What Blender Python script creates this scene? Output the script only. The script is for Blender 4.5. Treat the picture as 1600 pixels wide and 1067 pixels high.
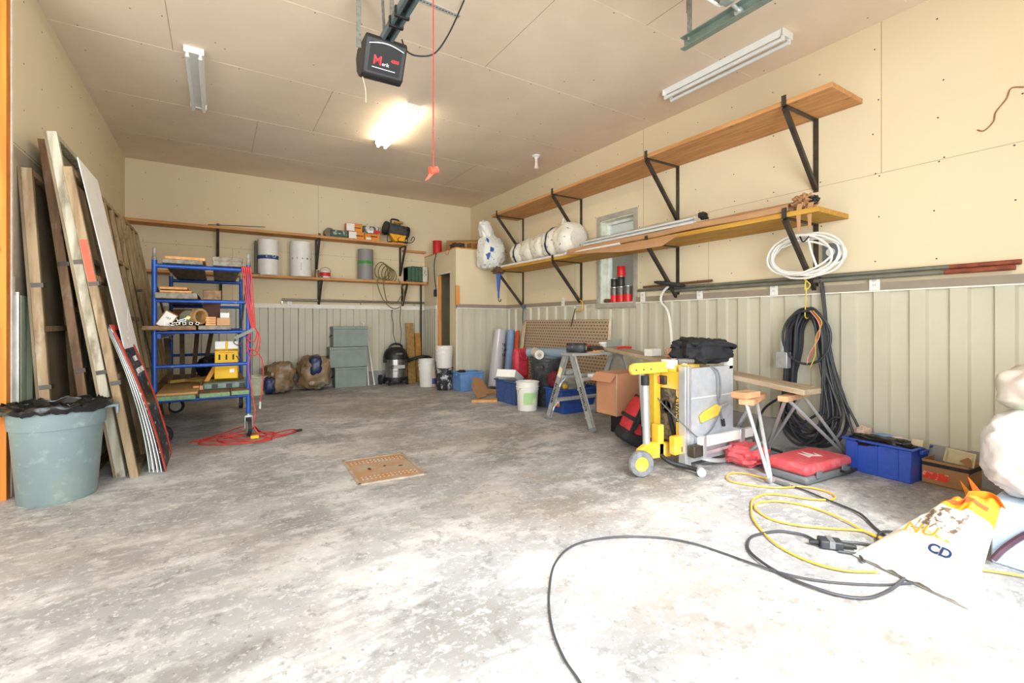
import bpy, bmesh, math, random
from mathutils import Vector, Matrix, noise
for o in list(bpy.data.objects): bpy.data.objects.remove(o)
S = bpy.context.scene
COL = S.collection
V = Vector
PI = math.pi
# ------------------------------------------------ camera, world, lights, exposure
H = 1.12; FPX = 730.0; YAW = math.radians(32.2); HOR = 504.0
cam = bpy.data.cameras.new('camera'); camo = bpy.data.objects.new('camera', cam); COL.objects.link(camo)
cam.sensor_width = 36; cam.lens = FPX/1600*36; cam.shift_y = -(533.5-HOR)/1600; cam.clip_start = .02
camo.location = (0, 0, H); camo.rotation_euler = (PI/2, 0, -YAW)
S.camera = camo
S.view_settings.view_transform = 'Standard'; S.view_settings.look = 'None'
S.view_settings.gamma = 1; S.view_settings.exposure = 0.32; S.view_settings.use_curve_mapping = False
w = bpy.data.worlds.new('daylight'); S.world = w; w.use_nodes = True
w.node_tree.nodes['Background'].inputs[0].default_value = (.90, .95, 1, 1)
w.node_tree.nodes['Background'].inputs[1].default_value = 2.2
def area(name, loc, rot, sx, sy, e, col):
    l = bpy.data.lights.new(name, 'AREA'); l.shape = 'RECTANGLE'; l.size = sx; l.size_y = sy; l.energy = e; l.color = col
    o = bpy.data.objects.new(name, l); COL.objects.link(o); o.location = loc; o.rotation_euler = rot
    return o
area('garage_door_daylight', (1.35, -.75, 1.75), (math.radians(96), 0, 0), 3.3, 2.3, 150, (.93, .97, 1))
area('second_bay_fill', (-3.0, -.75, 1.75), (math.radians(94), 0, math.radians(-28)), 2.6, 2.3, 150, (.96, .98, 1))  # added fill lamp on the unseen left side, evens out the room light
sun = bpy.data.lights.new('sun', 'SUN'); sun.energy = 4.8; sun.angle = math.radians(14); sun.color = (1, .98, .94)
suno = bpy.data.objects.new('sun', sun); COL.objects.link(suno)
suno.rotation_euler = V((.75, 2.15, -2.3)).to_track_quat('-Z', 'Y').to_euler()

# ------------------------------------------------ pixel helpers (frame 1600 x 1067)
cF = V((math.sin(YAW), math.cos(YAW), 0)); cR = V((math.cos(YAW), -math.sin(YAW), 0))
def ray(px, py): return cF + cR*((px-800)/FPX) + V((0, 0, (HOR-py)/FPX))
def aZ(px, py, z=0.0):
    r = ray(px, py); return V((0, 0, H)) + r*((z-H)/r.z)
def aX(px, py, X):
    r = ray(px, py); return V((0, 0, H)) + r*(X/r.x)
def aY(px, py, Y):
    r = ray(px, py); return V((0, 0, H)) + r*(Y/r.y)
fl = aZ
XL, XR, YB, ZC = -1.13, 4.43, 8.65, 3.495
# ------------------------------------------------ materials
def lin(h):
    h = h.lstrip('#'); c = [int(h[i:i+2], 16)/255 for i in (0, 2, 4)]
    return tuple((x/12.92 if x <= .04045 else ((x+.055)/1.055)**2.4) for x in c)+(1,)
MC = {}
def M(name, col, rough=.6, metal=0, var=.12, sc=12, bump=0., bsc=60, stretch=None, col2=None, thr=None, emit=0, alpha=1, coord='Object', detail=6):
    """general procedural material: base colour broken up by noise towards col2 / lighter-darker"""
    if name in MC: return MC[name]
    m = bpy.data.materials.new(name); m.use_nodes = True; nt = m.node_tree; N = nt.nodes; L = nt.links
    b = N['Principled BSDF']; b.inputs['Roughness'].default_value = rough; b.inputs['Metallic'].default_value = metal
    c = lin(col)
    tc = N.new('ShaderNodeTexCoord'); mp = N.new('ShaderNodeMapping'); L.new(tc.outputs[coord], mp.inputs[0])
    if stretch: mp.inputs['Scale'].default_value = stretch
    nz = N.new('ShaderNodeTexNoise'); nz.inputs['Scale'].default_value = sc; nz.inputs['Detail'].default_value = detail; L.new(mp.outputs[0], nz.inputs[0])
    rp = N.new('ShaderNodeValToRGB'); L.new(nz.outputs[0], rp.inputs[0])
    if col2: a, d = c, lin(col2)
    else:
        a = tuple(x*(1-var) for x in c[:3])+(1,); d = tuple(min(1, x*(1+var)) for x in c[:3])+(1,)
    lo, hi = thr if thr else (.35, .65)
    rp.color_ramp.elements[0].position = lo; rp.color_ramp.elements[0].color = a
    rp.color_ramp.elements[1].position = hi; rp.color_ramp.elements[1].color = d
    L.new(rp.outputs[0], b.inputs['Base Color'])
    if emit:
        b.inputs['Emission Color'].default_value = c; b.inputs['Emission Strength'].default_value = emit
    if bump:
        n2 = N.new('ShaderNodeTexNoise'); n2.inputs['Scale'].default_value = bsc; L.new(mp.outputs[0], n2.inputs[0])
        bp = N.new('ShaderNodeBump'); bp.inputs['Strength'].default_value = bump; bp.inputs['Distance'].default_value = .01
        L.new(n2.outputs[0], bp.inputs['Height']); L.new(bp.outputs[0], b.inputs['Normal'])
    if alpha < 1: b.inputs['Alpha'].default_value = alpha
    MC[name] = m
    return m
def wood(name, c1, c2, ax='y', rough=.65, knots=True):
    if name in MC: return MC[name]
    st = {'x': (.5, 6, 6), 'y': (6, .5, 6), 'z': (6, 6, .5)}[ax]
    m = M(name, c1, rough, col2=c2, sc=4, stretch=st, thr=(.38, .62), bump=.12, bsc=14, detail=9)
    if knots:
        nt = m.node_tree; N = nt.nodes; L = nt.links; b = N['Principled BSDF']
        src = b.inputs['Base Color'].links[0].from_socket
        tc = N.new('ShaderNodeTexCoord'); mp = N.new('ShaderNodeMapping'); mp.inputs['Scale'].default_value = tuple(4 if s > 1 else 1.7 for s in st)
        L.new(tc.outputs['Object'], mp.inputs[0])
        vo = N.new('ShaderNodeTexVoronoi'); vo.inputs['Scale'].default_value = 2.2; L.new(mp.outputs[0], vo.inputs[0])
        rp = N.new('ShaderNodeValToRGB'); rp.color_ramp.elements[0].position = .05; rp.color_ramp.elements[0].color = (.35, .22, .15, 1)
        rp.color_ramp.elements[1].position = .11; rp.color_ramp.elements[1].color = (1, 1, 1, 1); L.new(vo.outputs['Distance'], rp.inputs[0])
        mx = N.new('ShaderNodeMixRGB'); mx.blend_type = 'MULTIPLY'; mx.inputs[0].default_value = .8
        L.new(src, mx.inputs[1]); L.new(rp.outputs[0], mx.inputs[2]); L.new(mx.outputs[0], b.inputs['Base Color'])
    return m
def overlay(m, col, sc, lo, hi, fac=1., stretch=(1, 1, 1), kind='noise', off=(0, 0, 0)):
    """mix another colour over a material where a noise is high: stains, dust, wear"""
    nt = m.node_tree; N = nt.nodes; L = nt.links; b = N['Principled BSDF']
    src = b.inputs['Base Color'].links[0].from_socket
    tc = N.new('ShaderNodeTexCoord'); mp = N.new('ShaderNodeMapping'); mp.inputs['Scale'].default_value = stretch; mp.inputs['Location'].default_value = off
    L.new(tc.outputs['Object'], mp.inputs[0])
    nz = N.new('ShaderNodeTexNoise' if kind == 'noise' else 'ShaderNodeTexVoronoi'); nz.inputs['Scale'].default_value = sc
    if kind == 'noise': nz.inputs['Detail'].default_value = 8; nz.inputs['Roughness'].default_value = .65
    L.new(mp.outputs[0], nz.inputs[0])
    mr = N.new('ShaderNodeMapRange'); mr.inputs[1].default_value = lo; mr.inputs[2].default_value = hi; mr.inputs[4].default_value = fac
    L.new(nz.outputs[0], mr.inputs[0])
    mx = N.new('ShaderNodeMixRGB'); L.new(mr.outputs[0], mx.inputs[0]); L.new(src, mx.inputs[1]); mx.inputs[2].default_value = lin(col)
    L.new(mx.outputs[0], b.inputs['Base Color'])
    return m
def glass(name, col='#ffffff', rough=.05, alpha=.15):
    if name in MC: return MC[name]
    m = bpy.data.materials.new(name); m.use_nodes = True; nt = m.node_tree; N = nt.nodes; L = nt.links
    for n in list(N): N.remove(n)
    o = N.new('ShaderNodeOutputMaterial'); t = N.new('ShaderNodeBsdfTransparent'); g = N.new('ShaderNodeBsdfPrincipled'); mx = N.new('ShaderNodeMixShader')
    t.inputs[0].default_value = lin(col); g.inputs['Base Color'].default_value = lin(col); g.inputs['Roughness'].default_value = rough
    mx.inputs[0].default_value = alpha; L.new(t.outputs[0], mx.inputs[1]); L.new(g.outputs[0], mx.inputs[2]); L.new(mx.outputs[0], o.inputs[0])
    MC[name] = m; return m
# ------------------------------------------------ mesh builder
def rotz(a): return Matrix.Rotation(a, 4, 'Z')
def frame(o, x, y):
    """matrix with origin o and axes x, y (z by the right hand)"""
    x = V(x).normalized(); z = x.cross(V(y)).normalized(); y = z.cross(x)
    m = Matrix((x, y, z)).transposed().to_4x4(); m.translation = V(o); return m
def along(p0, p1, up=(0, 0, 1)):
    """frame at p0 whose x runs to p1, z near up"""
    x = (V(p1)-V(p0)).normalized(); u = V(up)
    if abs(x.dot(u)) > .98: u = V((0, 1, 0))
    y = u.cross(x).normalized(); return frame(p0, x, y)
def cat(pts, n=8, closed=False):
    pts = [V(p) for p in pts]; out = []; k = len(pts)
    rng = range(k) if closed else range(k-1)
    for i in rng:
        p1 = pts[i]; p2 = pts[(i+1) % k]
        p0 = pts[i-1] if (closed or i > 0) else p1*2-p2
        p3 = pts[(i+2) % k] if (closed or i+2 < k) else p2*2-p1
        for j in range(n):
            t = j/n
            out.append(.5*((2*p1)+(p2-p0)*t+(2*p0-5*p1+4*p2-p3)*t*t+(3*p1-p0-3*p2+p3)*t**3))
    if not closed: out.append(pts[-1])
    return out
class MB:
    def __init__(s, M0=None): s.v = []; s.f = []; s.mi = []; s.k = 0; s.M = M0 or Matrix()
    def add(s, vs, fs, M2=None):
        b = len(s.v); T = s.M @ M2 if M2 else s.M
        s.v += [T @ V(p) for p in vs]; s.f += [tuple(b+i for i in f) for f in fs]; s.mi += [s.k]*len(fs); return s
    def bb(s, lo, hi, T=None):
        x0, y0, z0 = lo; x1, y1, z1 = hi
        if x0 > x1: x0, x1 = x1, x0
        if y0 > y1: y0, y1 = y1, y0
        if z0 > z1: z0, z1 = z1, z0
        return s.add([(x0, y0, z0), (x1, y0, z0), (x1, y1, z0), (x0, y1, z0), (x0, y0, z1), (x1, y0, z1), (x1, y1, z1), (x0, y1, z1)],
                     [(3, 2, 1, 0), (4, 5, 6, 7), (0, 1, 5, 4), (1, 2, 6, 5), (2, 3, 7, 6), (3, 0, 4, 7)], T)
    def box(s, c, d, T=None): return s.bb([c[i]-d[i]/2 for i in range(3)], [c[i]+d[i]/2 for i in range(3)], T)
    def bar(s, p0, p1, w, h, up=(0, 0, 1)):
        L = (V(p1)-V(p0)).length
        return s.bb((0, -w/2, -h/2), (L, w/2, h/2), along(p0, p1, up))
    def cyl(s, p0, p1, r0, r1=None, n=16, cap=True):
        r1 = r0 if r1 is None else r1; T = along(p0, p1); L = (V(p1)-V(p0)).length
        vs = []
        for (x, r) in ((0, r0), (L, r1)): vs += [(x, r*math.cos(2*PI*i/n), r*math.sin(2*PI*i/n)) for i in range(n)]
        fs = [(i, (i+1) % n, n+(i+1) % n, n+i) for i in range(n)]
        if cap: fs += [tuple(range(n))[::-1], tuple(range(n, 2*n))]
        return s.add(vs, fs, T)
    def lathe(s, prof, n=28, T=None, arc=2*PI, wob=0, seed=0, sx=1, sy=1):
        vs = []; fs = []; k = len(prof)
        for (r, z) in prof:
            for i in range(n):
                a = arc*i/n; rr = r
                if wob: rr = r*(1+wob*noise.noise(V((math.cos(a)*2+seed, math.sin(a)*2, z*9))))
                vs.append((rr*math.cos(a)*sx, rr*math.sin(a)*sy, z))
        for j in range(k-1):
            for i in range(n): fs.append((j*n+i, j*n+(i+1) % n, (j+1)*n+(i+1) % n, (j+1)*n+i))
        if prof[0][0] > 1e-4: fs.append(tuple(range(n))[::-1])
        if prof[-1][0] > 1e-4: fs.append(tuple(range((k-1)*n, k*n)))
        return s.add(vs, fs, T)
    def tube(s, pts, r, n=6, closed=False):
        pts = [V(p) for p in pts]; k = len(pts); vs = []; fs = []
        t0 = (pts[1]-pts[0]).normalized(); u = t0.orthogonal().normalized()
        for i in range(k):
            a = pts[i-1] if (i > 0 or closed) else pts[i]; b = pts[(i+1) % k] if (i < k-1 or closed) else pts[i]
            t = (b-a)
            t = t.normalized() if t.length > 1e-9 else t0
            u = (u-t*u.dot(t)); u = u.normalized() if u.length > 1e-6 else t.orthogonal().normalized(); w_ = t.cross(u)
            rr = r(i/(k-1)) if callable(r) else r
            vs += [pts[i]+(u*math.cos(2*PI*j/n)+w_*math.sin(2*PI*j/n))*rr for j in range(n)]
        for i in range(k if closed else k-1):
            q = (i+1) % k
            fs += [(i*n+j, i*n+(j+1) % n, q*n+(j+1) % n, q*n+j) for j in range(n)]
        if not closed: fs += [tuple(range(n))[::-1], tuple(range((k-1)*n, k*n))]
        return s.add(vs, fs)
    def prism(s, poly, h, T=None):
        """poly in local xy, extruded along +z by h"""
        n = len(poly); vs = [(p[0], p[1], 0) for p in poly]+[(p[0], p[1], h) for p in poly]
        return s.add(vs, [tuple(range(n))[::-1], tuple(range(n, 2*n))]+[(i, (i+1) % n, n+(i+1) % n, n+i) for i in range(n)], T)
    def grid(s, fn, nu, nv, th=0., T=None):
        """surface fn(u,v) -> point; th gives it thickness"""
        P = [[V(fn(i/nu, j/nv)) for j in range(nv+1)] for i in range(nu+1)]
        idx = lambda i, j: i*(nv+1)+j
        vs = [P[i][j] for i in range(nu+1) for j in range(nv+1)]
        fs = [(idx(i, j), idx(i+1, j), idx(i+1, j+1), idx(i, j+1)) for i in range(nu) for j in range(nv)]
        if th:
            N = []
            for i in range(nu+1):
                for j in range(nv+1):
                    a = P[min(i+1, nu)][j]-P[max(i-1, 0)][j]; b = P[i][min(j+1, nv)]-P[i][max(j-1, 0)]
                    c = a.cross(b); N.append(c.normalized() if c.length > 1e-9 else V((0, 0, 1)))
            b0 = len(vs); vs = vs+[vs[q]-N[q]*th for q in range(b0)]
            fs2 = [tuple(b0+q for q in f)[::-1] for f in fs]
            ed = [idx(i, 0) for i in range(nu+1)]+[idx(nu, j) for j in range(1, nv+1)]+[idx(i, nv) for i in range(nu-1, -1, -1)]+[idx(0, j) for j in range(nv-1, 0, -1)]
            fs = fs+fs2+[(ed[(q+1) % len(ed)], ed[q], ed[q]+b0, ed[(q+1) % len(ed)]+b0) for q in range(len(ed))]
        return s.add(vs, fs, T)
    def blob(s, c, d, seed=0, amp=.1, fq=3, pw=.7, flat=True, nu=36, nv=22, T=None, crease=0):
        """crumpled bag-like body: superellipsoid of size d with centre c, noise folds"""
        vs = []; fs = []
        sg = lambda x, p: math.copysign(abs(x)**p, x)
        for j in range(nv+1):
            ph = -PI/2+PI*j/nv
            for i in range(nu):
                th = 2*PI*i/nu
                x = sg(math.cos(ph), pw)*sg(math.cos(th), pw); y = sg(math.cos(ph), pw)*sg(math.sin(th), pw); z = sg(math.sin(ph), pw)
                q = V((x, y, z)); k = 1+amp*noise.fractal(q*fq+V((seed*7.1, seed*3.3, 0)), 1., 2., 4)
                if crease: k -= crease*abs(noise.noise(q*fq*1.7+V((seed*2.2, 9, seed))))
                p = V((q.x*k*d[0]/2, q.y*k*d[1]/2, q.z*k*d[2]/2))
                if flat: p.z = max(p.z, -d[2]/2*.93)
                vs.append(p+V(c))
        for j in range(nv):
            for i in range(nu): fs.append((j*nu+i, j*nu+(i+1) % nu, (j+1)*nu+(i+1) % nu, (j+1)*nu+i))
        return s.add(vs, fs, T)
    def build(s, name, mats, parent=None, W=True, bev=0, ang=35, flat=False, sub=0):
        """vertices are world coordinates when W, else local to the parent"""
        me = bpy.data.meshes.new(name); vs = s.v
        if parent is None:
            c = V((sum(p.x for p in vs)/len(vs), sum(p.y for p in vs)/len(vs), min(p.z for p in vs))); vs = [p-c for p in vs]
        elif W:
            inv = wm(parent).inverted(); vs = [inv @ p for p in vs]
        me.from_pydata([tuple(p) for p in vs], [], s.f); me.update()
        if not isinstance(mats, (list, tuple)): mats = [mats]
        for m in mats: me.materials.append(m)
        for p, k in zip(me.polygons, s.mi): p.material_index = min(k, len(mats)-1)
        bm = bmesh.new(); bm.from_mesh(me); bmesh.ops.recalc_face_normals(bm, faces=bm.faces); bm.to_mesh(me); bm.free()
        if not flat:
            for p in me.polygons: p.use_smooth = True
            me.set_sharp_from_angle(angle=math.radians(ang))
        o = bpy.data.objects.new(name, me); COL.objects.link(o)
        if parent is None: o.location = c
        else: o.parent = parent
        if bev:
            b = o.modifiers.new('bevel', 'BEVEL'); b.width = bev; b.segments = 2; b.limit_method = 'ANGLE'; b.angle_limit = math.radians(40)
        if sub:
            b = o.modifiers.new('subdiv', 'SUBSURF'); b.levels = sub; b.render_levels = sub
        return o
def wm(o):
    m = Matrix.LocRotScale(o.location, o.rotation_euler, o.scale)
    return wm(o.parent) @ m if o.parent else m
def tag(o, label, cat_, group=None, kind=None):
    o['label'] = label; o['category'] = cat_
    if group: o['group'] = group
    if kind: o['kind'] = kind
    return o
def thing(name, label, cat_, loc=(0, 0, 0), rz=0, group=None):
    o = bpy.data.objects.new(name, None); COL.objects.link(o); o.empty_display_size = .1
    o.location = V(loc); o.rotation_euler = (0, 0, rz)
    return tag(o, label, cat_, group)
def struct(o): o['kind'] = 'structure'; return o
def kids(o): return [c for c in COL.objects if c.parent == o]
def dup(o, loc, rz, label, top=True, par=None):
    c = o.copy(); COL.objects.link(c)
    if top: c.location = V(loc); c.rotation_euler = (0, 0, rz); c['label'] = label
    else: c.parent = par
    for k in kids(o): dup(k, None, None, None, False, c)
    return c
def txt(s, size, o, x, up, mat, parent, name='lettering', ext=.0008, align='CENTER', sx=1, bold=0):
    cu = bpy.data.curves.new('t', 'FONT'); cu.body = s; cu.size = size; cu.align_x = align; cu.align_y = 'CENTER'; cu.extrude = ext; cu.offset = bold
    to = bpy.data.objects.new('t', cu); COL.objects.link(to); bpy.context.view_layer.update()
    me = bpy.data.meshes.new_from_object(to.evaluated_get(bpy.context.evaluated_depsgraph_get())); bpy.data.objects.remove(to)
    T = frame(o, x, up)
    inv = wm(parent).inverted() if parent else Matrix()
    for v in me.vertices: v.co = inv @ (T @ V((v.co.x*sx, v.co.y, v.co.z)))
    me.materials.append(mat); ob = bpy.data.objects.new(name, me); COL.objects.link(ob); ob.parent = parent
    return ob
R = random.Random(7)
def rot(axis, deg): return Matrix.Rotation(math.radians(deg), 4, axis)
def at(p, *ms):
    T = Matrix.Translation(V(p))
    for m in ms: T = T @ m
    return T
# ------------------------------------------------ materials of the room
m_dry = M('drywall_cream', '#e2d4b4', .85, var=.04, sc=1.1, bump=.05, bsc=90)
overlay(m_dry, '#d9c595', .55, .45, .75, .5)
m_ceil = M('drywall_ceiling', '#ead8c3', .9, var=.05, sc=1.3, bump=.04, bsc=90)
overlay(m_ceil, '#d3c1a4', .7, .45, .8, .6)
m_joint = M('joint_dark', '#a58f6c', .9); m_jointl = M('joint_light', '#efe1c6', .9); m_screw = M('screw_dark', '#4a3b2c', .6)  # darker and paler tones for the drywall joint lines, dark screw heads
m_metal = M('ribbed_sheet_beige', '#c8c4b0', .42, var=.04, sc=2); 
m_cap = M('cap_trim_taupe', '#978b7b', .5, var=.05); m_capw = M('cap_trim_white', '#eeebe0', .5, var=.04)
m_curb = M('curb_concrete', '#a3a09e', .85, var=.14, sc=5, bump=.15)
m_conc = M('concrete_floor', '#949598', .6, col2='#b0b1b3', sc=1.6, thr=(.35, .66), bump=.08, bsc=45, detail=12)
overlay(m_conc, '#72716c', 1.0, .50, .66, .65, stretch=(.6, 1.5, 1))
overlay(m_conc, '#d2d2d1', 2.4, .50, .62, .75, stretch=(.8, 1.3, 1), off=(3, 1, 0))
overlay(m_conc, '#cfd0d0', 9, .53, .62, .55, stretch=(.8, 1.3, 1), off=(7, 1, 0))
overlay(m_conc, '#666664', 13, .56, .64, .45, off=(2, 9, 0))
overlay(m_conc, '#e2e4e6', 45, .56, .64, .45)
overlay(m_conc, '#4a4c4e', 34, .61, .67, .5, stretch=(1, 1, 1), off=(1, 4, 0))
overlay(m_conc, '#a18e72', .8, .48, .70, .45, off=(9, 2, 0))
overlay(m_conc, '#b0724c', 1.7, .66, .76, .5, off=(5, 5, 0))
m_conc2 = M('concrete_apron', '#b4b4b0', .8, var=.1, sc=3)
m_siding = M('outside_siding_grey', '#8d8b8a', .8, var=.2, sc=40, stretch=(1, 1, 6))
w_pine_y = wood('pine_along_y', '#d99a55', '#c58140', 'y'); w_pine_x = wood('pine_along_x', '#d29a5c', '#bf8448', 'x'); w_pine_z = wood('pine_upright', '#d9893a', '#e6a054', 'z')
# ------------------------------------------------ floor, ceiling, walls
fb = MB(); fb.bb((-4.6, -.75, -.12), (XR+.2, YB+.2, 0)); floor = struct(fb.build('floor', m_conc))
gb = MB(); gb.bb((-9, -8, -.2), (9, -.75, -.02)); struct(gb.build('floor_apron', m_conc2))
cb = MB(); cb.bb((-4.6, -.75, ZC), (XR+.2, YB+.2, ZC+.15)); ceil = struct(cb.build('ceiling', m_ceil))
b = MB()
for y in (1.37, 2.59, 3.81, 5.03, 6.25, 7.47): b.bb((XL, y-.0025, ZC-.0012), (XR, y+.0025, ZC))
b.build('joint_line', m_jointl, ceil)
b = MB()
for (x, y0, y1) in ((-.33, 3.81, 5.03), (1.0, 5.03, 6.25), (2.1, 2.59, 3.81), (.4, 6.25, 7.47), (2.9, 1.37, 2.59), (3.3, 6.25, 7.47), (-.6, 2.6, 3.8)): b.bb((x-.002, y0, ZC-.0012), (x+.002, y1, ZC))
b.build('joint_line', m_joint, ceil)
def dots(parent, pts, n, r=.006):
    b = MB()
    for p in pts:
        T = frame(p, V(n).orthogonal(), V(n).cross(V(n).orthogonal())); b.prism([(r*math.cos(k*PI/3), r*math.sin(k*PI/3)) for k in range(6)], .0012, T)
    o = b.build('screw_head', m_screw, parent); o['kind'] = 'stuff'; return o
pts = []
for y in (1.37, 2.59, 3.81, 5.03, 6.25, 7.47):
    for k in range(15): pts.append((XL+.15+k*.4+R.uniform(-.06, .06), y+R.choice((-.025, .025)), ZC-.0001))
for k in range(70): pts.append((R.uniform(XL, XR), R.uniform(1, 8.5), ZC-.0001))
o = dots(ceil, [(p[0], p[1], p[2]) for p in pts], (0, 0, -1))
# left wall, starts where the other bay opens
b = MB(); b.bb((XL-.16, 4.29, 0), (XL, YB+.2, ZC)); wl = struct(b.build('wall_left', m_dry))
b = MB(); b.bb((XL-.19, 4.19, 0), (XL+.002, 4.262, ZC)); j = struct(b.build('trim_1', wood('jamb_orange_pine', '#e08a2c', '#c87420', 'z')))
b = MB(); b.bb((XL-.01, 4.262, 0), (XL+.006, 4.29, ZC)); b.build('drywall_edge', M('drywall_edge_white', '#ecebe6', .8), wl)
b = MB(); b.bb((XL, 4.29, 1.30), (XL+.015, YB, 1.42)); b.build('cap_trim', m_cap, wl)
b = MB(); b.bb((XL, 4.29, 2.298), (XL+.001, YB, 2.302)); b.build('joint_line', m_joint, wl)
b = MB(); b.bb((XL, 4.29, 1.42), (XL+.004, 4.9, 2.28)); b.build('patch_panel', M('drywall_grey_patch', '#b5a68c', .85, var=.08), wl)
b = MB(); b.bb((XL, 4.30, 0), (XL+.03, 4.33, 1.32)); b.build('corner_channel', M('galvanized', '#c9ccc8', .35, .8, var=.1), wl)
def ribs(p0, p1, nrm, z0, z1, pitch=.228, d=.028, ph=0.):
    p0 = V(p0); p1 = V(p1); L = (p1-p0).length; u = (p1-p0)/L; n = V(nrm); b = MB(); s = [(0, 0)]
    x = -ph
    while x < L:
        for (dx, dd) in ((.0, 0), (.012, d), (.105, d), (.117, 0)):
            if 0 < x+dx < L: s.append((x+dx, dd))
        x += pitch
    s.append((L, s[-1][1]))
    vs = []; fs = []
    for (a, dd) in s: q = p0+u*a+n*(dd+.002); vs += [(q.x, q.y, z0), (q.x, q.y, z1)]
    for i in range(len(s)-1): fs.append((2*i, 2*i+2, 2*i+3, 2*i+1))
    return b.add(vs, fs)
def wains(parent, p0, p1, nrm, capm, z0=.23, curb=True, ph=0.):
    ribs(p0, p1, nrm, z0, 1.38, ph=ph).build('ribbed_panel', m_metal, parent, flat=True)
    n = V(nrm); a = V(p0); c = V(p1)
    q = lambda zz, t, lo: (MB().bb(tuple(a+V((0, 0, lo)))[:3], tuple(c+n*t+V((0, 0, zz)))[:3]))
    q(1.435, .036, 1.372).build('cap_trim', capm, parent)
    q(1.374, .04, 1.364).build('channel', m_capw, parent)
    if curb: q(.23, .045, 0.0).build('curb', m_curb, parent)
ribs((XL, 4.33, 0), (XL, YB, 0), (1, 0, 0), .05, 1.30).build('ribbed_panel', M('ribbed_sheet_green', '#a9b49a', .42, var=.05), wl, flat=True)
# back wall
b = MB(); b.bb((XL-.2, YB, 0), (XR+.2, YB+.2, ZC)); wb = struct(b.build('wall_back', m_dry))
wains(wb, (XL, YB, 0), (3.42, YB, 0), (0, -1, 0), m_capw)
b = MB(); b.bb((XL, YB-.001, 2.298), (XR, YB, 2.301))
for (x, z0, z1) in ((1.475, 2.3, ZC), (2.42, 1.45, 2.3), (.2, 1.45, 2.3)): b.bb((x-.002, YB-.001, z0), (x+.002, YB, z1))
b.build('joint_line', m_joint, wb)
# right wall with the window opening
WY0, WY1, WZ0, WZ1 = 4.15, 4.76, 1.375, 2.50
b = MB()
b.bb((XR, -.75, 0), (XR+.2, WY0, ZC)); b.bb((XR, WY1, 0), (XR+.2, YB+.2, ZC)); b.bb((XR, WY0, 0), (XR+.2, WY1, WZ0)); b.bb((XR, WY0, WZ1), (XR+.2, WY1, ZC))
wr = struct(b.build('wall_right', m_dry))
wains(wr, (XR, -.55, 0), (XR, 4.09, 0), (-1, 0, 0), m_cap)
wains(wr, (XR, 4.82, 0), (XR, 7.22, 0), (-1, 0, 0), m_cap)
b = ribs((XR, 4.09, 0), (XR, 4.82, 0), (-1, 0, 0), .23, 1.30); b.build('ribbed_panel', m_metal, wr, flat=True)
b = MB(); b.bb((XR-.045, 4.09, 0), (XR, 4.82, .23)); b.build('curb', m_curb, wr)
b = MB(); b.bb((XR-.001, -.5, 2.299), (XR, YB, 2.302))
for (y, z0, z1) in ((1.566, 2.3, ZC), (3.1, 1.45, 2.3), (5.3, 1.45, 2.3), (4.0, 2.3, ZC)): b.bb((XR-.001, y-.002, z0), (XR, y+.002, z1))
b.build('joint_line', m_joint, wr)
pts = []
for z in (3.3, 2.9, 2.6, 2.33, 2.27, 1.95, 1.6): 
    for k in range(18): pts.append((XR-.0001, .4+k*.406+R.uniform(-.04, .04), z+R.uniform(-.03, .03)))
dots(wr, pts, (-1, 0, 0), .006)
pts = [(XL+.2+k*.406+R.uniform(-.04, .04), YB-.0001, z+R.uniform(-.03, .03)) for z in (3.3, 2.9, 2.33, 2.27, 1.95, 1.6) for k in range(13)]
dots(wb, pts, (0, -1, 0), .006)
pts = [(XL+.0001, 4.5+k*.406+R.uniform(-.04, .04), z+R.uniform(-.03, .03)) for z in (3.3, 2.9, 2.6, 2.33) for k in range(10)]
dots(wl, pts, (1, 0, 0), .006)
# window
b = MB(); g = .06
b.bb((XR-.02, WY0-g, WZ0-g), (XR+.0, WY0, WZ1+g)); b.bb((XR-.02, WY1, WZ0-g), (XR, WY1+g, WZ1+g)); b.bb((XR-.02, WY0, WZ1), (XR, WY1, WZ1+g)); b.bb((XR-.045, WY0-g, WZ0-g), (XR, WY1+g, WZ0-.0))
win = struct(b.build('window_1', M('window_casing_grey', '#aaa69a', .5), bev=.003))
b = MB()
b.bb((XR, WY0, WZ0), (XR+.2, WY0+.012, WZ1)); b.bb((XR, WY1-.012, WZ0), (XR+.2, WY1, WZ1)); b.bb((XR, WY0, WZ1-.012), (XR+.2, WY1, WZ1)); b.bb((XR, WY0, WZ0), (XR+.2, WY1, WZ0+.012))
b.build('jamb_lining', M('jamb_pale_green', '#dfe3cf', .5), win)
b = MB(); f = .05; X0 = XR+.11
b.bb((X0, WY0+.012, WZ0+.012), (X0+.06, WY0+f, WZ1-.012)); b.bb((X0, WY1-f, WZ0+.012), (X0+.06, WY1-.012, WZ1-.012)); b.bb((X0, WY0+f, WZ0+.012), (X0+.06, WY1-f, WZ0+f)); b.bb((X0, WY0+f, WZ1-f), (X0+.06, WY1-f, WZ1-.012))
b.build('sash', M('vinyl_white', '#eceeea', .4), win, bev=.004)
b = MB(); b.bb((X0+.028, WY0+f, WZ0+f), (X0+.034, WY1-f, WZ1-f)); b.build('pane', glass('window_glass', '#f4f8f6'), win)
b = MB(); b.bb((XR+1.6, 1, -.2), (XR+1.8, 9.5, 3.4)); ws = struct(b.build('wall_outside', m_siding))
b = MB(); b.bb((XR+1.0, 1, 2.30), (XR+1.6, 9.5, 2.33)); b.build('soffit', m_capw, ws)
b = MB(); b.bb((XR+.97, 1, 2.31), (XR+1.0, 9.5, 2.52)); b.build('fascia', M('fascia_brown', '#6b5946', .6), ws)
b = MB(); b.bb((XR+1.5, 6.2, -.1), (XR+1.6, 6.45, 2.3)); b.build('corner_board', M('board_yellow', '#e6da86', .6), ws)
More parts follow.
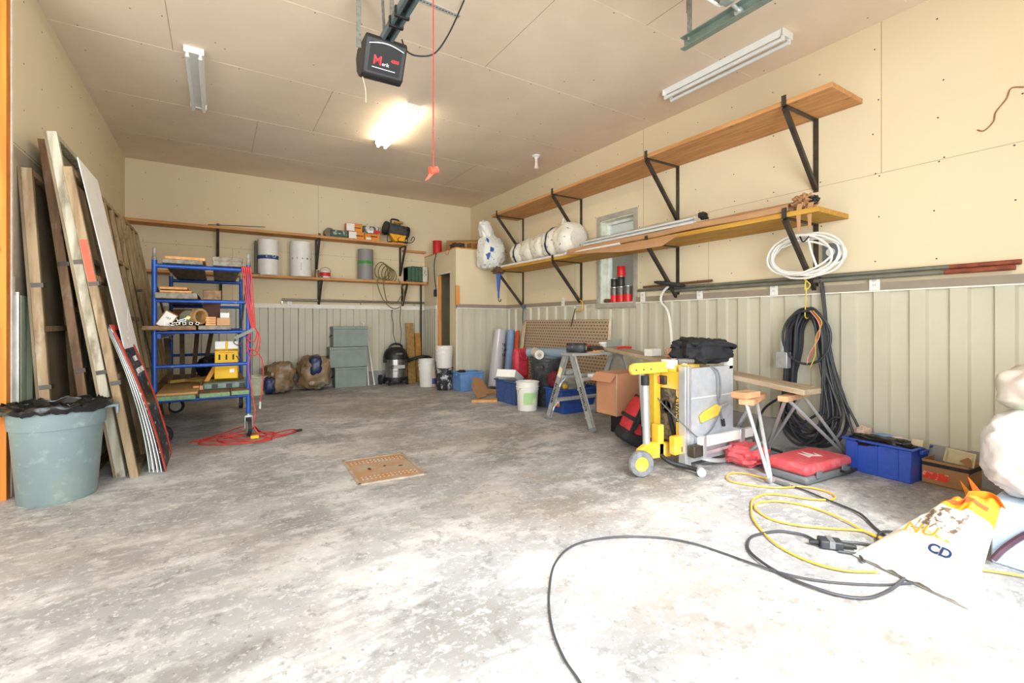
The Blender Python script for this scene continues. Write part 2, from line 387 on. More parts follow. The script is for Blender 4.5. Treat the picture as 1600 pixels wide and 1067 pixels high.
b = MB(); b.bb((XR+.2, -.7, -.2), (XR+1.6, 9, -.05)); struct(b.build('floor_outside', M('gravel', '#8a8578', .9, var=.3, sc=40)))
# front wall with garage door openings (behind the camera), second bay
b = MB()
b.bb((-4.6, -.75, 0), (-4.35, -.6, ZC)); b.bb((-1.55, -.75, 0), (-.5, -.6, ZC)); b.bb((2.65, -.75, 0), (XR+.2, -.6, ZC)); b.bb((-4.35, -.75, 3.1), (2.65, -.6, ZC))
wf = struct(b.build('wall_front', m_dry))
b = MB(); b.bb((-4.6, -.75, 0), (-4.45, 4.29, ZC)); b.bb((-4.6, 4.29, 0), (XL-.16, 4.45, ZC)); struct(b.build('wall_second_bay', m_dry))
# closet in the back right corner
CX, CY, CZ = 3.42, 7.22, 2.385; DY0, DY1, DZ = 7.46, 7.98, 1.985
b = MB(); b.bb((CX, CY, 0), (XR, CY+.1, CZ)); wc = struct(b.build('wall_closet_front', m_dry))
wains(wc, (CX, CY, 0), (XR, CY, 0), (0, -1, 0), m_cap, z0=.02, curb=False)
b = MB(); b.bb((CX, CY-.028, .02), (CX+.03, CY, 1.40)); b.build('corner_trim', m_capw, wc)
b = MB(); b.bb((CX, CY+.1, 0), (CX+.05, DY0, CZ)); b.bb((CX, DY1, 0), (CX+.05, YB, CZ)); b.bb((CX, DY0, DZ), (CX+.05, DY1, CZ)); wcl = struct(b.build('wall_closet_left', m_dry))
ribs((CX, DY1+.05, 0), (CX, YB, 0), (-1, 0, 0), .02, 1.38, pitch=.11, d=.018).build('ribbed_panel', m_metal, wcl, flat=True)
b = MB(); b.bb((CX-.022, DY1+.04, 1.372), (CX, YB, 1.435)); b.build('cap_trim', m_capw, wcl)
b = MB(); b.bb((CX-.008, DY1-.0, 0), (CX+.05, DY1+.03, DZ+.03)); b.bb((CX-.008, DY0-.02, DZ), (CX+.05, DY1+.03, DZ+.02)); b.build('opening_edge', m_capw, wcl)
b = MB(); b.bb((CX-.004, DY1-.04, 0), (CX+.05, DY1, DZ)); b.build('jamb', w_pine_z, wcl)
b = MB(); b.bb((CX, CY, CZ), (XR, YB, CZ+.02)); struct(b.build('ceiling_closet', w_pine_y))
b = MB(); b.bb((CX-.012, CY-.034, 1.42), (CX+.05, CY-.0, 1.75)); b.build('corner_board', w_pine_z, wc)
b = MB(); b.bb((4.0, CY+.3, 0), (4.03, YB, 2.2)); o = b.build('green_door_leaf', M('closet_door_green', '#4f6a5c', .5), None); tag(o, 'dark green door leaf inside the dim closet', 'door'); o.name = 'door_leaf'
# floor drain grate
G = [fl(*p) for p in ((533, 722), (627, 709), (668, 741), (562, 759))]
c = sum(G, V())/4; ux = (G[1]-G[0]+G[2]-G[3]).normalized(); Lx = ((G[1]-G[0]).length+(G[2]-G[3]).length)/2; Ly = ((G[3]-G[0]).length+(G[2]-G[1]).length)/2
T = frame(c, ux, V((0, 0, 1)).cross(ux))
m_rust = M('rusty_plate', '#b48a64', .8, col2='#ab9c8a', sc=7, thr=(.4, .6), bump=.1)
overlay(m_rust, '#bd7038', 4, .56, .70, .6); overlay(m_rust, '#8a8a84', 5, .58, .7, .7, off=(2, 2, 0))
dr = thing('floor_drain_cover', 'rusty square steel drain cover with raised studs in the concrete floor', 'drain cover', c, 0)
b = MB(T); b.bb((-Lx/2+.02, -Ly/2+.02, .001), (Lx/2-.02, Ly/2-.02, .008)); PLT = b
b = MB(T)
for (lo, hi) in (((-Lx/2, -Ly/2), (Lx/2, -Ly/2+.018)), ((-Lx/2, Ly/2-.018), (Lx/2, Ly/2)), ((-Lx/2, -Ly/2), (-Lx/2+.018, Ly/2)), ((Lx/2-.018, -Ly/2), (Lx/2, Ly/2))): b.bb((lo[0], lo[1], .0), (hi[0], hi[1], .011))
b.build('frame', M('drain_frame', '#b9a896', .6, .3, var=.2), dr)
b = PLT
for yy in (-.36, -.29, .27, .34):
    for k in range(14): b.box((-Lx*.4+k*Lx*.8/13, yy*Ly, .011), (.013, .013, .008))
b.build('plate', m_rust, dr)
for (a_, d_) in (((-.1, 0, .009), (.02, .045, .003)), ((.02, .02, .009), (.018, .02, .003)), ((.13, -.03, .009), (.03, .018, .003))): b = MB(T); b.box(a_, d_); b.build('lifting_hole', m_screw, dr)
# ------------------------------------------------ light fixtures
m_wh = M('enamel_white', '#e6e8e4', .4, var=.03); m_tube = M('tube_off', '#dfe3e2', .3, var=.02); m_lit = M('tube_lit', '#fff1d0', .4, emit=24)
def fixture(x, y0, y1, lit, label):
    t = thing('fluorescent_light', label, 'light fixture', (x, (y0+y1)/2, ZC), 0, 'strip lights on the ceiling')
    b = MB(); b.prism([(-.07, 0), (-.045, -.045), (.045, -.045), (.07, 0)], y1-y0, frame((x, y0, ZC), (1, 0, 0), (0, 0, 1)) @ Matrix.Scale(-1, 4, (0, 0, 1)))
    b.build('housing', m_wh, t, flat=True)
    for yy in (y0, y1):
        b = MB(); b.box((x, yy, ZC-.028), (.15, .012, .056))
        for sx in (-1, 1): b.box((x+sx*.047, yy+(.014 if yy == y0 else -.014), ZC-.07), (.022, .022, .05))
        b.build('end_cap', m_wh, t, bev=.003)
    for sx in (-1, 1):
        b = MB(); b.cyl((x+sx*.047, y0+.02, ZC-.078), (x+sx*.047, y1-.02, ZC-.078), .017, n=12); b.build('tube', m_lit if lit else m_tube, t)
fixture(-.175, 4.87, 6.09, 0, 'unlit two-tube strip light on the ceiling over the scaffold')
fixture(1.81, 4.87, 6.09, 1, 'glowing two-tube strip light in the middle of the ceiling')
fixture(3.92, 2.02, 3.22, 0, 'unlit two-tube strip light above the long right wall shelf')
# smoke detector / ceramic lamp holder
p = aZ(838, 245, ZC-.02)
t = thing('lamp_holder', 'small white ceramic lamp holder hanging below the ceiling near the back corner', 'lamp holder', (p.x, p.y, ZC))
b = MB(); b.lathe([(.055, 0), (.055, -.018), (.03, -.03), (.028, -.05)], 20, at((p.x, p.y, ZC))); b.build('base', m_wh, t)
b = MB(); b.lathe([(.02, -.05), (.02, -.15), (.03, -.155), (.03, -.19), (.001, -.20)], 16, at((p.x, p.y, ZC))); b.build('socket', M('porcelain', '#eadfd0', .3), t)
# ================================================ OBJECTS
m_steel = M('bracket_dark_steel', '#4c463f', .5, .5, var=.25, sc=9)
m_galv = M('galvanized_steel', '#b9bdb9', .35, .7, var=.12, sc=10); m_alu = M('aluminium_dusty', '#c6c9ca', .42, .55, var=.1, sc=25)
m_black = M('plastic_black', '#1d1e20', .45, var=.2); m_rub = M('rubber_black', '#222325', .6, var=.2, sc=30)
m_card = M('cardboard', '#ab7f58', .85, var=.08, sc=5); m_card2 = M('cardboard_pale', '#b58a62', .85, var=.07, sc=5); m_cardd = M('cardboard_dark', '#8d6238', .85, var=.1, sc=5)
m_white = M('plastic_white', '#e9e8e2', .4, var=.03); m_red = M('plastic_red', '#c8242a', .45, var=.1); m_paper = M('paper_white', '#efeee8', .8, var=.03)
m_ink = M('ink_black', '#151515', .6); m_blue = M('tote_blue', '#2d4f9c', .45, var=.12, sc=25); m_yel = M('enamel_yellow', '#e8b81c', .45, var=.08)
w_old = wood('weathered_lumber_z', '#a08a68', '#826a4a', 'z'); w_grey = wood('weathered_grey_z', '#bdb7a4', '#989078', 'z'); w_brn = wood('brown_lumber_z', '#927150', '#6d4f33', 'z')
w_plank = wood('plank_grey_y', '#8f8778', '#6f675a', 'y'); w_plankb = wood('plank_brown_y', '#8b6a47', '#6d5034', 'y'); w_dusty = wood('plank_dusty_y', '#b7a48c', '#a08b72', 'y')
for w_ in (w_old, w_grey, w_brn): overlay(w_, '#4e3a26', 5, .54, .72, .75, (2, 2, .7)); overlay(w_, '#b9b1a0', 7, .58, .7, .5, (2, 2, .5), off=(3, 0, 0))
w_new = wood('new_pine_y', '#d8a468', '#c68e50', 'y', knots=False)
# ---- blue trash can
c = V((-.87, 4.11, 0)); m_can = M('can_blue_grey', '#76888a', .55, var=.07, sc=4, bump=.05)
overlay(m_can, '#a9bdb8', 14, .55, .75, .5); overlay(m_can, '#9aa07e', 3, .5, .8, .4)
t = thing('trash_can', 'round blue-grey plastic trash can with a black liner beside the left wall', 'trash can', c)
b = MB(at(c)); b.lathe([(.0, 0), (.185, 0), (.19, .01), (.222, .46), (.232, .462), (.24, .565), (.252, .575), (.252, .59), (.238, .592), (.228, .58), (.216, .46), (.18, .02), (.0, .02)], 48); b.build('body', m_can, t)
for a in (20, 200):
    T = at(c, rot('Z', a-14)); b = MB(T); b.prism([(.225, -.075), (.30, -.055), (.30, .055), (.225, .075)], .016, at((0, 0, .555))); b.prism([(.285, -.055), (.30, -.055), (.30, .055), (.285, .055)], -.05, at((0, 0, .56))); b.build('handle', m_can, t, bev=.004)
b = MB(at(c))
def bag(u, v):
    a = u*2*PI; r = [.262, .27, .262, .236, .21, .16, .08, .0][min(7, int(v*7.001))]; z = [.565, .585, .60, .598, .575, .56, .55, .545][min(7, int(v*7.001))]
    n = noise.noise(V((math.cos(a)*3, math.sin(a)*3, v*5))); return (math.cos(a)*r*(1+.03*n), math.sin(a)*r*(1+.03*n), z+.035*n*(1 if v > .1 else .6)+.02*noise.noise(V((math.cos(a)*9, math.sin(a)*9, v*9))))
b.grid(bag, 72, 21); b.build('bin_liner', M('liner_black', '#18191b', .3, var=.3, bump=.4, bsc=14), t)
w_pale = wood('pale_lumber_z', '#b39a72', '#94794f', 'z'); overlay(w_pale, '#5a4630', 6, .56, .70, .7, (2, 2, .7)); m_plyd = M('plywood_dark', '#5d4c38', .8, var=.25, sc=4)
# ---- framed wooden panels leaning on the left wall
def leanT(xb, xt, y, H_):
    o = V((xb, y, 0)); vv = V((xt-xb, 0, math.sqrt(H_*H_-(xt-xb)**2))).normalized(); return frame(o, (0, 1, 0), vv)  # x along wall, y up the slope, z outward(+X)
m_ply = M('form_plywood', '#8a7a60', .75, col2='#6f6049', sc=3)
def panel(label, xb, xt, y0, wd, L, mat, mids=0, th=.089, rails=(0, .33, .66, 1), stw=.04, ply=True, ply_m=None, paint=None):
    T = leanT(xb, xt, y0, L); t = thing('framed_panel', label, 'wooden panel', (xb, y0+wd/2, 0), 0, 'framed wooden panels on the left wall')
    for k in range(mids+2):
        x = k*(wd-stw)/(mids+1); b = MB(T); b.bb((x, 0, -th), (x+stw, L, 0)); b.build('stile', mat, t, bev=.003)
    for r_ in rails:
        y = r_*(L-.04); b = MB(T); b.bb((stw, y, -th+.002), (wd-stw, y+.038, -.004)); b.build('rail', mat, t, bev=.002)
    if ply: b = MB(T); b.bb((0, 0, -th-.014), (wd, L, -th)); b.build('sheathing', ply_m or m_ply, t)
    for yy in (.31, .63):
        b = MB(T); b.bb((-.004, yy*L, -th*.9), (stw+.02, yy*L+.03, .012)); b.build('strap', m_steel, t)
    if paint: b = MB(T); b.bb((-.002, paint[0], -th*.9), (0, paint[1], -th*.08)); b.build('paint_mark', M('spray_orange', '#f2502a', .5), t)
panel('shortest framed panel, nearest the door jamb behind the trash can', -.93, -1.055, 4.36, .8, 2.16, w_old, rails=(0, .5, 1), th=.055)
panel('tall brown framed panel, second from the door jamb', -.75, -1.03, 4.60, .9, 2.45, w_brn, rails=(0, .5, 1), th=.055, ply=False)
panel('tall whitish weathered framed panel, third from the door jamb', -.565, -.935, 4.37, 1.15, 2.46, w_grey, th=.055)
panel('framed panel marked with orange spray paint beside the white sheet', -.485, -.845, 4.31, .62, 2.22, w_old, th=.05, ply=False, paint=(1.42, 1.72))
panel('many-railed framed panel standing behind the white sheet', -.56, -.93, 5.56, 1.2, 2.36, w_pale, mids=2, rails=(0, .25, .5, .75, 1), th=.038, ply_m=m_plyd)
panel('framed panel with narrow bays, leaning at the middle of the left wall', -.66, -1.02, 5.85, 1.15, 2.4, w_pale, mids=2, rails=(0, .3, .55, .8, 1), th=.038, ply_m=m_plyd)
panel('farthest framed panel, beside the left end of the back shelves', -.50, -.93, 7.05, 1.1, 2.4, w_pale, mids=2, rails=(0, .45, 1), th=.045, ply_m=m_plyd)
# white sheet and curved poster boards
def sheet(name, label, cat_, y0, y1, xb, xm, xt, zt, mat, th=.004, group=None, sag=.0, nv=20):
    b = MB()
    def f(u, v):
        z = zt*v; x = (1-v)**2*xb+2*(1-v)*v*xm+v*v*xt; return (x, y0+(y1-y0)*u+sag*v*(1-v), z)
    b.grid(f, 4, nv, th); o = b.build(name, mat, None); return tag(o, label, cat_, group)
m_sheet = M('white_board', '#f6f5f3', .6, var=.03); m_sheetg = M('pale_green_board', '#cfdccf', .6, var=.04)
sheet('white_sheet', 'tall narrow white sheet leaning in front of the framed panels', 'sheet', 4.47, 5.12, -.42, -.62, -.845, 2.30, m_sheet, .006)
for i in range(4):
    sheet('thin_board', ['pale green thin board, furthest back of the bowed stack', 'white thin board second from back of the bowed stack', 'white thin board third in the bowed stack', 'white thin board directly behind the poster'][i], 'board', 4.40-.012*i, 4.98, -.43+.025*i, -.475+.013*i, -.668+.004*i, 1.06+.015*i, m_sheetg if i == 0 else m_sheet, .004, 'bowed boards behind the poster')
m_post = M('poster_black', '#1b1c22', .35, var=.2)
def pm(name, col2, sc, lo, hi, st, off): overlay(m_post, col2, sc, lo, hi, .9, st, off=off)
pm('w', '#d8dce0', 9, .60, .63, (1, 1, 3), (0, 0, 0)); pm('b', '#3d5f9a', 6, .60, .66, (1, 1, 1), (4, 0, 0)); pm('r', '#b8262c', 5, .66, .69, (1, 1, 1), (9, 2, 0))
t = thing('poster_board', 'bowed advertising poster board with a red border on a dark picture', 'poster', (-.33, 4.66, 0))
PB = (4.35, 4.97, -.335, -.43, -.655, 1.105)
def pf(u, v, o=0., y0=PB[0], y1=PB[1]):
    z = PB[5]*v; x = (1-v)**2*PB[2]+2*(1-v)*v*PB[3]+v*v*PB[4]; return (x+o, y0+(y1-y0)*u, z)
b = MB(); b.grid(lambda u, v: pf(u, v), 6, 20, .004); b.build('board', m_post, t)
m_bord = M('poster_red', '#de4a2e', .45, var=.1)
for (u0, u1, v0, v1) in ((0, .13, .0, 1), (.87, 1, 0, 1), (.13, .87, .965, 1)):
    b = MB(); b.grid(lambda u, v: pf(u0+(u1-u0)*u, v0+(v1-v0)*v, .003), 2, 20, .002); b.build('border', m_bord, t)
for k, (s_, z) in enumerate((('SPECIALTY', .96), ('CABLE', .84), ('ROPE & WIRE', .75))):
    q = V(pf(.52, z/PB[5], .009)); q2 = V(pf(.52, z/PB[5]+.05, .009)); txt(s_, .11 if k < 2 else .07, q, (0, 0, 1), (0, -1, 0) , m_paper, t) if k == 0 else txt(s_, .06, q, (0, 1, 0), (q2-q), m_paper, t)
# ---- blue scaffold
m_blu = M('scaffold_blue', '#2453a6', .4, .2, var=.15, sc=8); overlay(m_blu, '#8a94a4', 18, .62, .70, .7)
SX0, SX1, SY0, SY1 = -.487, .258, 5.32, 7.12
t = thing('rolling_scaffold', 'blue tubular rolling scaffold loaded with planks near the left wall', 'scaffold', ((SX0+SX1)/2, (SY0+SY1)/2, 0))
for x in (SX0, SX1):
    for y in (SY0, SY1):
        b = MB(); b.cyl((x, y, .22), (x, y, 1.69), .021); b.build('post', m_blu, t)
        b = MB(); b.cyl((x, y, 1.69), (x, y, 1.80), .015); b.cyl((x, y, 1.69), (x, y, 1.72), .019); b.build('coupling_pin', M('pin_worn_steel', '#8d8a80', .6, .2, var=.3, sc=30), t)
        cs = (MB().cyl((x, y, .19), (x, y, .25), .017)); cs.bb((x-.03, y-.03, .188), (x+.03, y+.03, .205)); cs.bb((x-.034, y-.03, .08), (x-.028, y+.02, .20)); cs.bb((x+.028, y-.03, .08), (x+.034, y+.02, .20))
        fk = cs.build('caster', m_galv, t)
        ca = V((.25, 1, 0)).normalized() if x < 0 else V((1, .1, 0)).normalized(); wc_ = V((x+(.05 if x < 0 else 0), y-(0 if x < 0 else .03), .0905)); b = MB(); b.cyl(wc_-ca*.016, wc_+ca*.016, .09, n=32); wh = b.build('wheel', m_rub, fk); b = MB(); b.cyl(wc_-ca*.019, wc_+ca*.019, .062, n=28); b.build('wheel_disc', M('wheel_cream', '#b9b8a2', .5), wh) if 0 else b.build('caster_disc', M('wheel_cream', '#b9b8a2', .5), fk)
for y in (SY0, SY1):
    for (z, r) in ((1.64, .021), (1.32, .017), (1.03, .015), (.715, .017), (.40, .017)):
        b = MB(); b.cyl((SX0, y, z), (SX1, y, z), r); b.build('rung', m_blu, t)
for x in (SX0+.03, SX1-.03):
    for z in (.40, 1.0): b = MB(); b.bar((x, SY0, z), (x, SY1, z), .03, .05); b.build('side_rail', m_blu, t)
b = MB(); b.cyl((SX1+.0, SY0+.03, 1.64), (SX1, SY1, 1.05), .012); b.build('brace', m_galv, t)
b = MB(); b.cyl((SX0, SY0+.03, 1.5), (SX0, SY1, .9), .012); b.build('brace', m_galv, t)
def plank(label, x0, x1, y0, y1, z0, z1, mat, group='planks on the blue scaffold', end=None, name='plank', rz=0, cat_='plank'):
    b = MB(at(((x0+x1)/2, (y0+y1)/2, z0), rot('Z', rz)) ); wx = (x1-x0)/2; wy = (y1-y0)/2
    if end:
        t = thing(name, label, cat_, ((x0+x1)/2, (y0+y1)/2, z0), 0, group)
        b.bb((-wx, -wy, 0), (wx, wy, z1-z0)); b.build('board', mat, t, bev=.006)
        b = MB(at(((x0+x1)/2, (y0+y1)/2, z0), rot('Z', rz))); b.bb((-wx+.004, -wy-.003, .002), (wx-.004, -wy, z1-z0-.004)); b.build('painted_end', end, t, bev=.001); return t
    b.bb((-wx, -wy, 0), (wx, wy, z1-z0)); o = b.build(name, mat, None, bev=.006); return tag(o, label, cat_, group)
m_gre = M('end_paint_green', '#6f8f6a', .7, var=.2, sc=30)
plank('wide green-ended plank at the left of the lowest scaffold deck', -.545, -.17, 5.14, 7.2, .425, .47, w_plankb, end=m_gre)
plank('green-ended plank in the middle of the lowest scaffold deck', -.145, .10, 5.16, 7.2, .425, .468, w_plankb, end=m_gre)
plank('plain plank at the right of the lowest scaffold deck', .105, .262, 5.2, 7.2, .425, .468, w_plankb, end=m_gre)
plank('particle board offcut lying on the left deck plank', -.46, -.155, 5.12, 5.95, .47, .492, M('particle_board', '#b08a55', .8, var=.12, sc=60), name='board_offcut', cat_='board')
plank('brown plank at the left of the middle scaffold level', -.57, -.17, 5.2, 7.2, 1.052, 1.092, w_plankb)
plank('grey speckled plank at the right of the middle scaffold level', -.155, .11, 5.25, 7.2, 1.052, 1.092, w_plank)
plank('lower grey plank on the upper left of the scaffold', -.505+.03, -.16, 5.2, 7.2, 1.338, 1.392, w_plank)
plank('upper orange pine board stacked on the grey plank', -.44, -.20, 5.22, 6.9, 1.392, 1.412, w_new)
plank('top orange pine board in the upper left stack', -.45, -.24, 5.3, 6.8, 1.425, 1.45, w_new)
plank('thin spacer board between the two orange pine boards', -.4, -.3, 5.6, 6.5, 1.412, 1.425, w_new)
plank('rough brown timber on the upper middle of the scaffold', -.12, .03, 5.3, 6.9, 1.338, 1.43, w_plankb)
plank('grey plank on the top left bar of the scaffold', -.43, -.12, 5.25, 7.2, 1.661, 1.70, w_plank)
plank('orange pine board on top of the scaffold at the left', -.41, -.10, 5.28, 6.2, 1.70, 1.73, w_new)
plank('grey plank on the top right bar of the scaffold', -.04, .20, 5.25, 7.2, 1.661, 1.71, w_plank)
plank('second grey plank stacked on the top right of the scaffold', -.045, .21, 5.3, 7.2, 1.71, 1.755, w_plank)
# yellow box on its case
t = thing('tool_case', 'grey and green long tool case under the tilted yellow box', 'case', (.05, 5.55, .468))
b = MB(); b.bb((-.12, 5.40, .470), (.245, 5.62, .53)); b.build('body', M('case_grey_green', '#6d8278', .5, var=.2, sc=20), t, bev=.012)
for x in (-.05, .07, .18): b = MB(); b.bb((x, 5.394, .48), (x+.05, 5.40, .52)); b.build('latch', m_black, t, bev=.002)
m_ybox = M('carton_yellow', '#e6b612', .6, var=.06)
T = at((.07, 5.50, .53), rot('Z', -4), rot('X', -14))
t = thing('yellow_carton', 'tilted yellow printed carton with a white taped lid on the scaffold', 'box', (.07, 5.5, .53))
b = MB(T); b.bb((-.10, 0, .03), (.10, .18, .41)); b.build('carton', m_ybox, t, bev=.003)
b = MB(T); b.bb((-.10, -.001, .335), (.10, 0, .41)); b.build('white_panel', m_paper, t)
b = MB(T); b.bb((-.012, -.002, .335), (.012, -.001, .41)); b.build('tape', m_ybox, t)
f3 = lambda T, p: T @ V(p)
txt('HEAVY DUTY STRAPPING', .018, f3(T, (0, -.002, .318)), T.to_3x3() @ V((1, 0, 0)), T.to_3x3() @ V((0, 0, 1)), m_ink, t, bold=.0006)
b = MB(T); b.bb((-.06, -.0015, .292), (.06, 0, .297))
b.build('print_line', m_red, t)
for x in (-.06, 0, .06): b = MB(T); b.bb((x-.008, -.0015, .22), (x+.008, 0, .275)); b.build('print_mark', m_ink, t)
b = MB(T); b.bb((.03, -.0015, .09), (.07, 0, .125)); b.build('label_patch', m_paper, t)
T = at((-.14, 5.62, .49), rot('Y', 28)); b = MB(T); b.bb((0, 0, 0), (.04, .16, .30)); o = b.build('yellow_red_pack', M('pack_yellow_red', '#d9952c', .6, col2='#b33a22', sc=9, thr=(.48, .52)), None, bev=.003); tag(o, 'yellow and red slim pack leaning on the yellow carton', 'pack')
for k, (a, y, z, l, n_) in enumerate(((35, 5.9, .50, .4, 'dusty short stick slanting up behind the particle board'), (-38, 5.75, .50, .36, 'short yellowish stick lying across the middle deck plank'), (70, 6.3, .5, .5, 'long dusty stick at the back of the lowest deck'))):
    T = at((-.25+.12*k, y, z+.012), rot('Z', a)); b = MB(T); b.bb((-l/2, -.02, 0), (l/2, .02, .03)); tag(b.build('wood_stick', wood('stick_yellow', '#a8873f', '#8b6d33', 'x'), None, bev=.002), n_, 'stick', 'sticks on the lowest deck')
for k in range(2):
    b = MB(); b.bb((-.115+.05*k, 5.36, .4705), (-.07+.05*k, 5.40, .515)); 
    b = MB(); b.bb((-.15-.05*k, 5.42+.01*k, .4705), (-.125-.05*k+.02, 5.46, .51)); tag(b.build('wood_block', w_new, None, bev=.002), ['small square pine block beside the tool case', 'small square pine block, the further left of two by the tool case'][k], 'block', 'pine blocks on the deck')
# middle level clutter
T = at((-.475, 5.28, 1.10), rot('Y', 32)); t = thing('open_carton', 'tilted brown carton with a white printed label on the scaffold', 'box', (-.43, 5.33, 1.092))
b = MB(T); b.bb((-.01, 0, .0), (.10, .2, .16)); b.build('carton', m_cardd, t, bev=.002); b = MB(T); b.bb((0, -.002, .01), (.09, 0, .15)); b.build('label_patch', m_paper, t)
txt('14/2', .025, T @ V((.045, -.004, .1)), T.to_3x3() @ V((1, 0, 0)), T.to_3x3() @ V((0, 0, 1)), m_ink, t)
for k in range(3):
    T = at((-.35+.045*k, 5.27+.02*k, 1.094+.03*k), rot('Y', -8-6*k), rot('Z', 10)); b = MB(T)
    b.bb((-.06, 0, 0), (.06, .4, .004)); b.bb((-.06, 0, .004), (-.056, .4, .028)); b.bb((.056, 0, .004), (.06, .4, .028)); tag(b.build('metal_channel', m_galv, None), ['galvanized steel channel lying on the middle plank', 'galvanized steel channel second in the small pile', 'galvanized steel channel on top of the small pile'][k], 'channel', 'steel channels')
t = thing('tape_roll', 'dark green roll of wire with a yellow centre on the scaffold', 'roll', (-.235, 5.36, 1.092))
b = MB(); b.cyl((-.235, 5.33, 1.165), (-.235, 5.39, 1.165), .07, n=32); b.build('coil', M('coil_olive', '#4a4a22', .5, var=.3, sc=40), t); b = MB(); b.cyl((-.235, 5.325, 1.165), (-.235, 5.335, 1.165), .018); b.build('core', M('core_yellow', '#e8d870', .5), t)
T = at((-.155, 5.36, 1.178), rot('Z', 40), rot('X', 90)); b = MB(T); b.lathe([(.055, -.03), (.075, -.03), (.075, .03), (.055, .03), (.055, -.03)], 32)
tag(b.build('masking_tape', M('tape_tan', '#b08a55', .6), None), 'roll of tan tape standing beside the dark wire roll', 'tape roll')
for k in range(5):
    x = -.36+.05*k; T = at((x, 5.235, 1.096), rot('Y', 20*k), rot('X', -90)); b = MB(at((x, 5.22, 1.112), rot('X', -90), rot('Z', 17*k)))
    b.lathe([(.012, 0), (.018, 0), (.018, .3), (.012, .3), (.012, 0)], 4); tag(b.build('corner_bead', m_white, None, flat=True), ['leftmost of five short white profile offcuts on the brown plank', 'second from left of five white profile offcuts on the brown plank', 'middle one of five white profile offcuts on the brown plank', 'second from right of five white profile offcuts on the brown plank', 'rightmost of five white profile offcuts, next to the pine strips'][k], 'profile', 'white profile offcuts')
for k in range(4):
    b = MB(); b.bb((-.098+.004*(k % 2), 5.27, 1.0925+.021*k), (-.015, 5.6, 1.111+.021*k)); tag(b.build('pine_strip', w_new, None, bev=.001), ['pale pine strip at the bottom of the short stack of four', 'pale pine strip second from bottom of the stack of four', 'pale pine strip third from bottom of the stack of four', 'pale pine strip on top of the short stack of four'][k], 'strip', 'pine strips on the speckled plank')
b = MB(); b.bb((-.008, 5.28, 1.0925), (.10, 5.5, 1.165)); tag(b.build('small_carton', m_card2, None, bev=.002), 'small tan carton beside the stack of pine strips', 'box')
b = MB(); b.bb((.02, 5.55, 1.092), (.10, 5.6, 1.22)); tag(b.build('switch_plate', m_white, None, bev=.004), 'white square electrical plate standing behind the small carton', 'plate')
b = MB(); b.bb((-.13, 5.75, 1.092), (.02, 5.78, 1.335)); tag(b.build('brown_board', M('board_red_brown', '#5e3320', .6, var=.2), None), 'dark red-brown board standing upright on the middle level', 'board')
b = MB(); b.blob((.0, 6.55, .60), (.42, .7, .26), 5, .3, 2, .8, crease=.3, flat=True); tag(b.build('dark_tarp', M('tarp_black', '#16181c', .8, var=.3, bump=.3), None), 'heap of black tarp at the back of the lowest scaffold deck', 'tarp')
for k in range(4):
    b = MB(); b.M = at((-.42+.09*k, 6.1+.15*k, .471), rot('X', -16+4*k), rot('Y', -6+5*k)); b.bb((-.02, -.01, 0), (.025, .015, .50+.05*k)); tag(b.build('dark_lath', M('lath_dark', '#4b3a26', .8, var=.3), None), ['dark upright lath nearest the left scaffold post, lowest level', 'dark upright lath second from the left scaffold post', 'dark upright lath third from the left scaffold post', 'dark upright lath beside the black tarp'][k], 'lath', 'dark laths on the lowest deck')
b = MB(); b.bb((-.12, 6.0, 1.092), (-.4, 6.3, 1.26)); tag(b.build('dark_carton', m_cardd, None, bev=.003), 'dark brown carton in shade behind the tape roll', 'box')
# red cords on the scaffold
m_cord = M('cord_red', '#c2332d', .5, var=.1)
hx, hy = .255, 5.285
t = thing('red_air_hose', 'red cord bundle hanging over the right front scaffold post', 'cord', (hx, hy, 0))
b = MB()
for k in range(5):
    o = .017*k; b.tube(cat([(hx-.05+o, hy, 1.60), (hx-.055+o, hy-.02, 1.665), (hx-.045+o, hy+.02, 1.66)], 6), .0055)
    b.tube(cat([(hx-.05+o, hy-.02, 1.66), (hx-.03+o, hy-.03, 1.4), (hx+.01+o*.6, hy-.03, 1.15), (hx+.03+o*.4, hy-.035, 1.06)]), .0055)
b.build('hanging_strands', m_cord, t)
b = MB()
for k, (w_, zb, zt) in enumerate(((.05, .85, 1.08), (.065, .80, 1.07), (.04, .93, 1.06))):
    b.tube(cat([(hx+.03, hy-.03, zt), (hx+.03+w_, hy-.05, (zt+zb)/2+.05), (hx+.03+w_*.7, hy-.05, zb+.02), (hx+.03, hy-.05, zb), (hx-.01, hy-.05, zb+.04), (hx+.0, hy-.04, (zb+zt)/2)], 8, True), .0055)
b.tube(cat([(hx+.03, hy-.04, .88), (hx+.0, hy-.045, .7), (hx+.02, hy-.05, .5), (hx+.055, hy-.06, .25), (hx+.04, hy-.08, .12), (hx+.10, hy-.1, .007)]), .0055)
b.tube(cat([(hx+.05, hy-.05, .85), (hx+.115, hy-.05, .75), (hx+.125, hy-.05, .55), (hx+.10, hy-.05, .33)]), .0055)
b.build('loose_loop', m_cord, t)
b = MB(); b.cyl((hx+.10, hy-.05, .34), (hx+.098, hy-.05, .27), .012); b.build('plug_end', M('plug_steel', '#b8c4ae', .4, .4), t)
t = thing('red_extension_cord', 'red cord coiled loosely on the floor in front of the scaffold', 'cord', fl(385, 685))
b = MB(); r_ = .006
